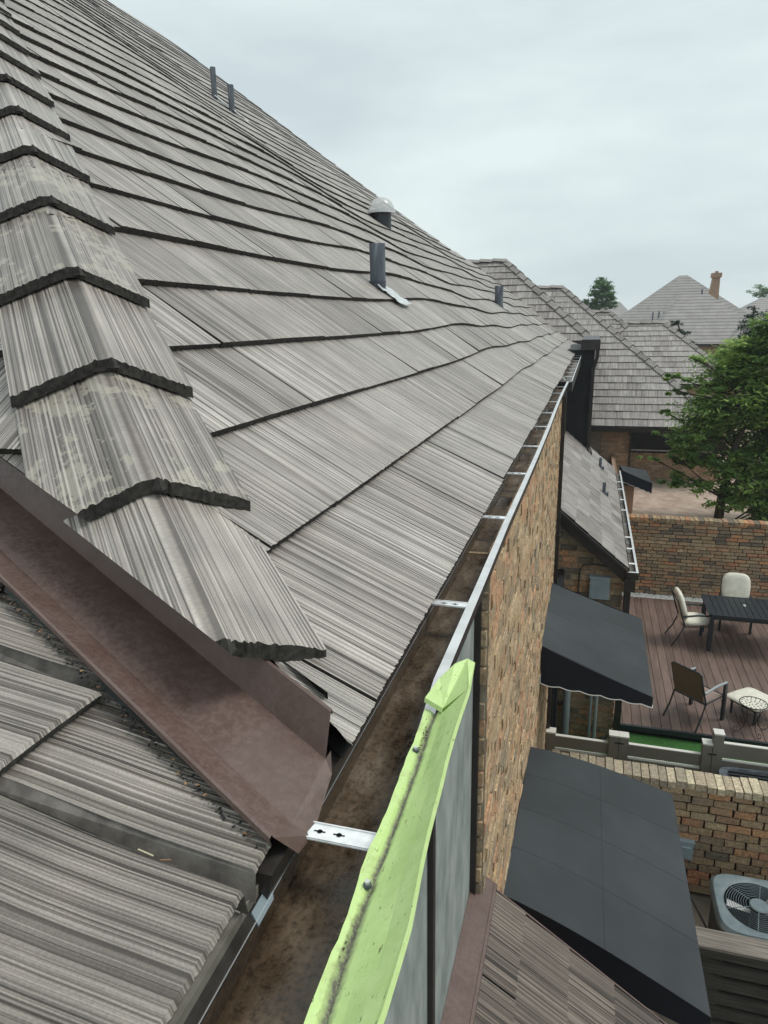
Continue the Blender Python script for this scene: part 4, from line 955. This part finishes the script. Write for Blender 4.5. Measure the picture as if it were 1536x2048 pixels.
for k in range(4):
    a = k*math.pi/2+.35; c, s_ = math.cos(a), math.sin(a)
    pr = [(.17, .45), (.165, .36), (.13, .26), (.10, .18), (.11, .09), (.16, .03), (.22, .012), (.262, .04), (.262, .085), (.225, .10), (.20, .075), (.215, .055)]
    s = MB(); s.tube([V((r*c, r*s_, z)) for r, z in pr], .006, 6); s.build('leg', 'fan', bt, local=True, smooth=True)
s = MB(); pillow(s, (2.66, 10.74, -5.62), (.22, .19, 0), (-.2, .21, 0), (0, 0, .045), p=7); ct = thing('footstool', 'low black footstool with a square cream cushion behind the small round table', 'footstool', (2.66, 10.74, -5.9)); s.build('cushion', 'cream', ct, smooth=True)
s = MB(); T = Matrix.Translation(V((2.66, 10.74, -5.9))) @ Matrix.Rotation(rad(42), 4, 'Z')
for x, y in ((-.2, -.2), (.2, -.2), (.2, .2), (-.2, .2)): s.box(x-.012, x+.012, y-.012, y+.012, 0, .24, T=T)
s.box(-.22, .22, -.22, .22, .21, .235, T=T); s.build('frame', 'patio', ct)

# ================================================================ NEIGHBOUR HOUSES
def hip_house(name, label, x0, x1, y0, y1, ze, zb, tanp, e_=.33, wallm='bk3', apexL=None, cat='house', tile=.34, caps=True, ov=.35, cw=.17, thick=.03, gr=None, kmax=60, wall=True):
    """hip roof on rectangle; eave height ze, ground zb"""
    t = thing(name, label, cat, ((x0+x1)/2, y0, zb), 0, gr)
    hw = min(x1-x0, y1-y0)/2; zr = ze+hw*tanp; rgh = random.Random(x0*3+y0)
    sl = math.sqrt(1+tanp*tanp); K = int(hw*sl/e_)+1
    long_x = (x1-x0) >= (y1-y0)
    def fieldplane(O, u, v, Lh, clips):
        s = MB(); sf = plane_surf(O, u, v)
        tile_field(s, sf, 0, K, e_, lambda k: max(0, k*e_/sl-.05), lambda k: Lh-max(0, k*e_/sl-.05), tile, lambda a: cw, thick, rgh, ridge=.004)
        s.face([sf(0, 0, -.01), sf(Lh, 0, -.01), sf(Lh, K*e_, -.01), sf(0, K*e_, -.01)], 2)
        return s.build('roof', ['shake_far', 'butt', 'under'], t, clip=clips)
    d = lambda a, b: Vector((a, b, 0)).normalized()
    top = ((0, 0, zr), (0, 0, 1))
    r = fieldplane((x0, y0, ze), (1, 0, 0), (0, 1, tanp), x1-x0, [((x0, y0, 0), d(-1, 1)), ((x1, y0, 0), d(1, 1)), top])
    fieldplane((x1, y0, ze), (0, 1, 0), (-1, 0, tanp), y1-y0, [((x1, y0, 0), d(-1, -1)), ((x1, y1, 0), d(-1, 1)), top])
    fieldplane((x0, y0, ze), (0, 1, 0), (1, 0, tanp), y1-y0, [((x0, y0, 0), d(1, -1)), ((x0, y1, 0), d(1, 1)), top])
    s = MB()
    A = V((x0+hw, y0+hw, zr)); B = V((x1-hw, y0+hw, zr)) if long_x else V((x0+hw, y1-hw, zr))
    if caps:
        for (p, q) in ((V((x1, y0, ze)), B if long_x else A), (V((x0, y0, ze)), A), (A, B)):
            n = max(1, int((q-p).length/.42))
            for i in range(n):
                a = lerp(p, q, i/n); b = lerp(p, q, (i+1.1)/n); dd = (b-a).normalized(); sd_ = dd.cross(V((0, 0, 1))).normalized()*.17
                dz = V((0, 0, -.10)); up = V((0, 0, .085)); ub = V((0, 0, .045))
                s.face([a+up, b+ub, b+sd_+ub+dz, a+sd_+up+dz], 0, [(0, i*.4), (0, i*.4+.4), (.17, i*.4+.4), (.17, i*.4)], (rgh.random(), 0)); s.face([a+up, a-sd_+up+dz, b-sd_+ub+dz, b+ub], 0, [(0, i*.4), (.17, i*.4), (.17, i*.4+.4), (0, i*.4+.4)], (rgh.random(), 0))
                s.face([a+up, a+sd_+up+dz, a+sd_+up+dz-V((0, 0, .04)), a+up-V((0, 0, .045))], 1); s.face([a+up, a+up-V((0, 0, .045)), a-sd_+up+dz-V((0, 0, .04)), a-sd_+up+dz], 1)
        s.build('hip_cap', ['shake_far', 'butt'], r)
    s = MB(); s.box(x0, x1, y0-.10, y0, ze-.16, ze-.01); s.box(x1, x1+.10, y0-.10, y1, ze-.16, ze-.01); s.box(x0+.02, x1-.02, y0, y0+ov, ze-.16, ze-.13); s.build('fascia', 'dark_trim', t)
    if wall:
        s = MB(); s.box(x0+ov, x1-ov, y0+ov, y1-ov, zb, ze-.13, 0, (.3, 0)); s.build('wall', wallm, t)
    return t
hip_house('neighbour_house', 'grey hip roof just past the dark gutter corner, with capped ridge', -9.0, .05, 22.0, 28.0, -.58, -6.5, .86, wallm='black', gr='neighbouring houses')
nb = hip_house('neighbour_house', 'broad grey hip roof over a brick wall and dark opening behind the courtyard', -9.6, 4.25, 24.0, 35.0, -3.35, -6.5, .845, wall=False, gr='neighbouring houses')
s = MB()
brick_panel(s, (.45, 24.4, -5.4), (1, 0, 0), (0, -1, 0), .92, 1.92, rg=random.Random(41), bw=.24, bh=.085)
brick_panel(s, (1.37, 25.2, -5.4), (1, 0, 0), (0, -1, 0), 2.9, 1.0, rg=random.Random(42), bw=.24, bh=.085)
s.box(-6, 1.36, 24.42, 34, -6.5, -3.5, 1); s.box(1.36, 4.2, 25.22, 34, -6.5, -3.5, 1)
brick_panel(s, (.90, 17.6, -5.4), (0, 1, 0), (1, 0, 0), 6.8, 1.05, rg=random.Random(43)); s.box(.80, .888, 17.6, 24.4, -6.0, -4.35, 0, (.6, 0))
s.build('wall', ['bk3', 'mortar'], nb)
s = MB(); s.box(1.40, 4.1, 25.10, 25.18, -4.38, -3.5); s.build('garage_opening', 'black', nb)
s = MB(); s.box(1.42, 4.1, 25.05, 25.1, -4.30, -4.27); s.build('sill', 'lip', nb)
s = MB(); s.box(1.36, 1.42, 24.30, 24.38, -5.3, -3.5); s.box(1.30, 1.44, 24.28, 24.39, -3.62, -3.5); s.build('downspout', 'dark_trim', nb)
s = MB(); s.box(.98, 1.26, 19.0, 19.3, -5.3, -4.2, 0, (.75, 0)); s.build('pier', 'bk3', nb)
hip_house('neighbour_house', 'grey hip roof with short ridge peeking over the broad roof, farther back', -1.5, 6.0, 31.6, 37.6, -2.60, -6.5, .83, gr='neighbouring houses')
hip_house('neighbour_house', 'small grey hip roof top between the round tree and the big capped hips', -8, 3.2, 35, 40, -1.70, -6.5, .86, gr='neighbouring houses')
s = MB(); s.box(2.75, 2.98, 35.6, 36.0, -1.2, -.12)
tag(s.build('chimney', 'bk3', loc=(2.9, 35.8, H-1.2)), 'short dark brick chimney stub behind the stepped hip roof', 'chimney')
# distant big house
fh = thing('far_house', 'large pale grey hip roofed house on the skyline with a tall brick chimney', 'house', (8, 62, -6.5))
def prism(s, pts_eave, ridge, mi=0):  # eave quad (4 pts ccw) + ridge two pts
    a, b, c, d = map(V, pts_eave); r, q = map(V, ridge)
    def uvq(*p):
        return [( (k.x+k.y)*1.0, k.z*1.4) for k in p]
    for f in ((a, b, q, r), (c, d, r, q)): s.face(f, mi, uvq(*f))
    for f in ((b, c, q), (d, a, r)): s.face(f, mi, uvq(*f))
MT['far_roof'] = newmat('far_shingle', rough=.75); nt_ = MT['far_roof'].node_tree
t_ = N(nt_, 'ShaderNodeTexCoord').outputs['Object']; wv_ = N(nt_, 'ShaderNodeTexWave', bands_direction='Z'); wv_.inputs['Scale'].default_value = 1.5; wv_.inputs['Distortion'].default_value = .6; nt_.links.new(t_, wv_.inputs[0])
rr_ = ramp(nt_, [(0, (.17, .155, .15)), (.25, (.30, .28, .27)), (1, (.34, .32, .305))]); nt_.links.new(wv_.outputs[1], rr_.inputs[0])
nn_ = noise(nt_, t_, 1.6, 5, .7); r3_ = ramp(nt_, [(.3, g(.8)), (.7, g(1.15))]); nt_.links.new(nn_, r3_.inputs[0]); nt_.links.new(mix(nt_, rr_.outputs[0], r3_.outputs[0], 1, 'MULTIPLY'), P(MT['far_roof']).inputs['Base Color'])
s = MB(); prism(s, [(.3, 58.5, -1.0), (12.8, 58.5, -1.0), (12.8, 68, -1.0), (.3, 68, -1.0)], [(6.3, 63, 3.35), (6.95, 63, 3.35)]); s.build('roof', 'far_roof', fh)
s = MB(); prism(s, [(3.1, 50, -1.55), (11.4, 50, -1.55), (11.4, 58, -1.55), (3.1, 58, -1.55)], [(5.75, 54, 1.60), (7.45, 54, 1.60)]); s.build('front_roof', 'far_roof', fh)
s = MB(); prism(s, [(8.0, 48.6, -1.58), (13.6, 48.6, -1.58), (13.6, 56, -1.58), (8.0, 56, -1.58)], [(9.7, 51.5, .30), (11.9, 51.5, .30)]); s.build('gable_roof', 'far_roof', fh)
s = MB(); s.box(3.6, 11, 50.4, 66, -6.5, -1.58, 0, (.3, 0)); s.box(8.3, 13.2, 49, 60, -6.5, -1.6, 0, (.55, 0)); s.build('wall', 'bk3', fh)
s = MB(); s.box(3.1, 8.0, 49.95, 50.0, -1.70, -1.55); s.box(8.0, 13.6, 48.55, 48.6, -1.73, -1.58); s.build('fascia', 'dark_trim', fh)
s = MB(); s.hexa([V((7.5, 55.4, .5)), V((8.25, 55.4, .5)), V((8.25, 56.1, .5)), V((7.5, 56.1, .5)), V((7.78, 55.4, 2.75)), V((8.22, 55.4, 2.75)), V((8.22, 56.1, 2.75)), V((7.78, 56.1, 2.75))]); s.box(7.70, 8.30, 55.3, 56.2, 2.75, 3.05); s.box(7.9, 8.1, 55.6, 55.8, 3.05, 3.18)
s.build('chimney', 'bk3', fh)
s = MB()
for (x, y, z) in ((7.15, 55.5, 2.0), (4.3, 59.2, .55), (4.75, 59.4, .6), (5.1, 59.4, .55)): s.box(x-.05, x+.05, y-.05, y+.05, z-1.2, z)
s.build('vent_pipe', 'lead', fh)
fh2 = thing('far_house', 'farthest grey roof low on the skyline at the right edge', 'house', (14, 85, -6.5))
s = MB(); prism(s, [(13, 80, -.5), (26, 80, -.5), (26, 92, -.5), (13, 92, -.5)], [(17, 86, 2.1), (22, 86, 2.1)]); s.build('roof', 'far_roof', fh2)
s = MB(); s.box(13.5, 25.5, 80.5, 91.5, -6.5, -.5, 0, (.3, 0)); s.build('wall', 'bk3', fh2)
fh3 = thing('far_house', 'small grey roof end beside the round far tree', 'house', (3, 80, -6.5))
s = MB(); prism(s, [(-3.5, 78, -.2), (4.4, 78, -.2), (4.4, 88, -.2), (-3.5, 88, -.2)], [(1.5, 83, 1.9), (2.6, 83, 1.9)]); s.build('roof', 'far_roof', fh3)
s = MB(); s.box(-3, 4, 78.5, 87.5, -6.5, -.2, 0, (.3, 0)); s.build('wall', 'bk3', fh3)

# ================================================================ TREES
def tree(name, label, base, trunk, clumps, nl, ls, mat='leaf', grp=None, cat='tree', seed=1, r0=.12, droop=0, flat=.5):
    """trunk: list of points; clumps: (cx,cy,cz,rx,ry,rz)"""
    rg = random.Random(seed); t = thing(name, label, cat, base, 0, grp)
    s = MB(); tp = [V(p) for p in trunk]; n = len(tp); s.tube(tp, [lerp(r0, r0*.35, i/(n-1)) for i in range(n)], 9)
    for c in clumps:
        c0 = V(c[:3]); k = min(range(n), key=lambda i: abs(tp[i].z-(c0.z-.6*abs(c0.x-tp[i].x)))); a = tp[k]
        mid = lerp(a, c0, .5)+V((rg.uniform(-.1, .1), rg.uniform(-.1, .1), .08)); s.tube([a, mid, c0], [r0*.22, r0*.14, r0*.05], 6)
        for q in range(5):
            e1 = c0+V((rg.uniform(-.7, .7)*c[3], rg.uniform(-.8, .8)*c[4], rg.uniform(-.7, .7)*c[5])); s.tube([lerp(mid, c0, .5), lerp(c0, e1, .5)+V((0, 0, .03)), e1], [r0*.10, r0*.07, r0*.03], 4)
    s.build('trunk', 'bark', t, smooth=True)
    s = MB(); vol = [c[3]*c[4]*c[5] for c in clumps]; tot = sum(v**.75 for v in vol)
    for c, v in zip(clumps, vol):
        m_ = int(nl*v**.75/tot); subs = []
        for _ in range(max(4, int(m_/55))):
            d = V((rg.gauss(0, 1), rg.gauss(0, 1), rg.gauss(0, 1))).normalized()*rg.uniform(.35, 1.22); subs.append((V((c[0]+d.x*c[3], c[1]+d.y*c[4], c[2]+d.z*c[5])), rg.random()))
        for i in range(m_):
            sc_, tn = rg.choice(subs); sr = min(c[3:])*.26
            p = sc_+V((rg.gauss(0, sr*1.3), rg.gauss(0, sr), rg.gauss(0, sr*flat)))
            l = ls*rg.uniform(.6, 1.3); a = rg.uniform(0, 6.28); b = rg.uniform(-.7, .7)
            d = V((math.cos(a)*math.cos(b), math.sin(a)*math.cos(b), math.sin(b)-droop))*l; q = d.cross(V((rg.uniform(-.6, .6), rg.uniform(-.6, .6), 1))).normalized()*l*.38
            s.face([p-d, p-q, p+d, p+q], 0, tint=(min(1, max(0, tn*.75+rg.uniform(0, .3))), 0))
    s.build('crown', mat, t)
    return t
CL = [(2.85, 19, -2.4, .55, .8, .55), (3.5, 19.5, -1.3, .8, .9, .6), (4.5, 19, -.9, .8, .9, .55), (4.2, 19, -2.1, .9, 1, .7), (5.2, 19.2, -2.0, .8, 1, .9), (3.3, 19, -3.4, .5, .6, .4), (3.9, 18.8, -3.6, .6, .7, .5),
      (4.8, 19, -3.3, .7, .9, .7), (2.35, 18.6, -2.95, .45, .5, .26), (2.2, 18.8, -3.95, .34, .4, .2), (2.9, 18.6, -4.1, .35, .4, .28), (4.4, 18.8, -4.5, .55, .6, .45), (1.95, 18.7, -2.75, .4, .3, .08), (5.3, 19, -.4, .6, .8, .5), (5.4, 19, -4.4, .5, .6, .5),
      (2.1, 18.8, -1.75, .35, .3, .08), (1.95, 18.9, -1.35, .3, .3, .08), (2.6, 18.8, -1.55, .45, .3, .2), (3.9, 18.9, -.35, .35, .3, .25), (1.55, 18.5, -3.35, .3, .2, .05), (2.3, 18.7, -3.45, .35, .4, .2)]
tree('leafy_tree', 'big bright green broadleaf tree over the courtyard wall at the right edge', (3.35, 19, -5.3), [(3.35, 19, -5.3), (3.38, 19, -4.4), (3.5, 19, -3.3), (3.8, 19.1, -2.2), (4.0, 19.2, -1.2)], CL+[(3.7, 19, -.75, .6, .6, .4), (4.1, 19, -.3, .55, .6, .4), (3.4, 19.1, -.95, .4, .4, .25), (3.5, 18.6, -4.35, .5, .5, .28), (4.1, 18.6, -4.2, .5, .5, .4), (2.7, 18.6, -3.3, .42, .4, .22), (2.9, 18.7, -1.9, .5, .5, .22), (1.75, 18.6, -2.2, .3, .2, .06), (2.5, 18.6, -.95, .22, .2, .16), (5.0, 18.7, -3.9, .6, .5, .6)], 40000, .084, seed=3, r0=.13)
tree('leafy_tree', 'second trunk tree half hidden at the right edge beyond the far brick wall', (4.45, 20, -5.3), [(4.45, 20, -5.3), (4.5, 20, -4), (4.7, 20, -2.6), (4.9, 20.2, -1.4)], [(4.7, 20.3, -3.0, .8, .7, .9), (5.2, 20.3, -1.6, .8, .7, .8), (3.2, 20.6, -2.9, .7, .4, .8)], 20000, .07, seed=4, r0=.15)
tree('round_tree', 'round green tree standing alone against the sky beyond the roofs', (.6, 70, -6.5), [(.5, 70, -6.5), (.5, 70, 0), (.55, 70, 2)], [(.35, 70, 3.25, .55, .6, .5), (.9, 70, 2.9, .55, .6, .5), (.1, 70, 2.55, .6, .6, .5), (.75, 70, 2.2, .75, .6, .5), (.2, 70, 1.75, .6, .6, .4), (1.3, 70, 2.1, .45, .5, .45), (1.5, 70, 1.45, .55, .5, .35), (.8, 70, 1.4, .7, .6, .4), (-.35, 70, 1.5, .55, .5, .35), (-.95, 70, 1.65, .35, .4, .35), (-.9, 70, 1.2, .5, .5, .3), (0, 70, 1.1, .7, .6, .4)], 11000, .13, 'leaf_far', seed=5, r0=.2)
tree('conifer', 'dark pointed conifer at the right edge in front of the big skyline house', (8.2, 42, -6.5), [(8.0, 42, -6.5), (8.0, 42, -2), (8.0, 42, .6)], [(8.0, 42, .45, .22, .2, .35), (8.0, 42, -.1, .42, .4, .35), (8.0, 42, -.7, .65, .6, .4), (8.1, 42, -1.4, .85, .7, .5), (8.3, 42, -2.1, 1.0, .8, .5), (8.9, 42, -.4, .7, .6, .7), (9.1, 42, -1.4, .8, .6, .7)], 8000, .09, 'needle', seed=6, r0=.12)
tree('weeping_conifer', 'blue-green weeping conifer with arching tip in front of the pale roofs', (4.4, 40, -6.5), [(4.5, 40, -6.5), (4.45, 40, -2), (4.35, 40, -.7), (4.1, 40, -.15), (3.8, 40, -.25)], [(4.0, 40, -.22, .42, .2, .14), (4.4, 40, -.75, .32, .2, .28), (3.8, 40, -1.02, .42, .2, .10), (4.7, 40, -1.3, .5, .25, .22), (4.6, 40, -1.9, .45, .3, .35), (4.05, 40, -.9, .3, .2, .08)], 5200, .05, 'needle', seed=7, r0=.07, droop=.5)
tree('leafy_tree', 'pale green low tree between the stepped hip roof and the far brick wall', (5.6, 34, -6.5), [(5.6, 34, -6.5), (5.6, 34, -3.5), (5.6, 34, -2.6)], [(5.3, 34, -2.2, .7, .6, .5), (6.1, 34, -2.3, .8, .6, .5), (5.8, 34, -1.6, .35, .3, .35), (6.9, 34, -2.0, .8, .6, .7), (7.6, 34, -1.3, .7, .6, .9), (5.0, 34, -2.8, .6, .5, .4)], 9000, .07, seed=8, r0=.1)
tree('leafy_tree', 'dark tree tops peeping over the farthest roof at the right edge', (20, 100, -6.5), [(20, 100, -6.5), (20, 100, 0), (20, 100, 2.5)], [(19.6, 100, 2.9, 1.6, 1.2, .8), (21.8, 100, 3.0, 1.8, 1.2, 1.0), (24, 100, 2.8, 1.8, 1.2, 1.0)], 4000, .16, 'leaf_far', seed=9, r0=.25)
m = MB(); m.box(-60, 60, -30, 110, -7.6, 14)
MT['haze'] = bpy.data.materials.new('haze'); MT['haze'].use_nodes = True; hn = MT['haze'].node_tree; hn.nodes.clear()
ho = hn.nodes.new('ShaderNodeOutputMaterial'); hv = hn.nodes.new('ShaderNodeVolumePrincipled'); hv.inputs['Color'].default_value = (.86, .90, .93, 1); hv.inputs['Density'].default_value = .0011
hn.links.new(hv.outputs[0], ho.inputs['Volume'])
tag(m.build('haze', 'haze', loc=(0, 40, H-7.6)), 'thin grey-blue air that softens the farthest roofs', 'haze', kind='stuff')
# tidy helper props
for o in bpy.data.objects:
    if '_w' in o: del o['_w']
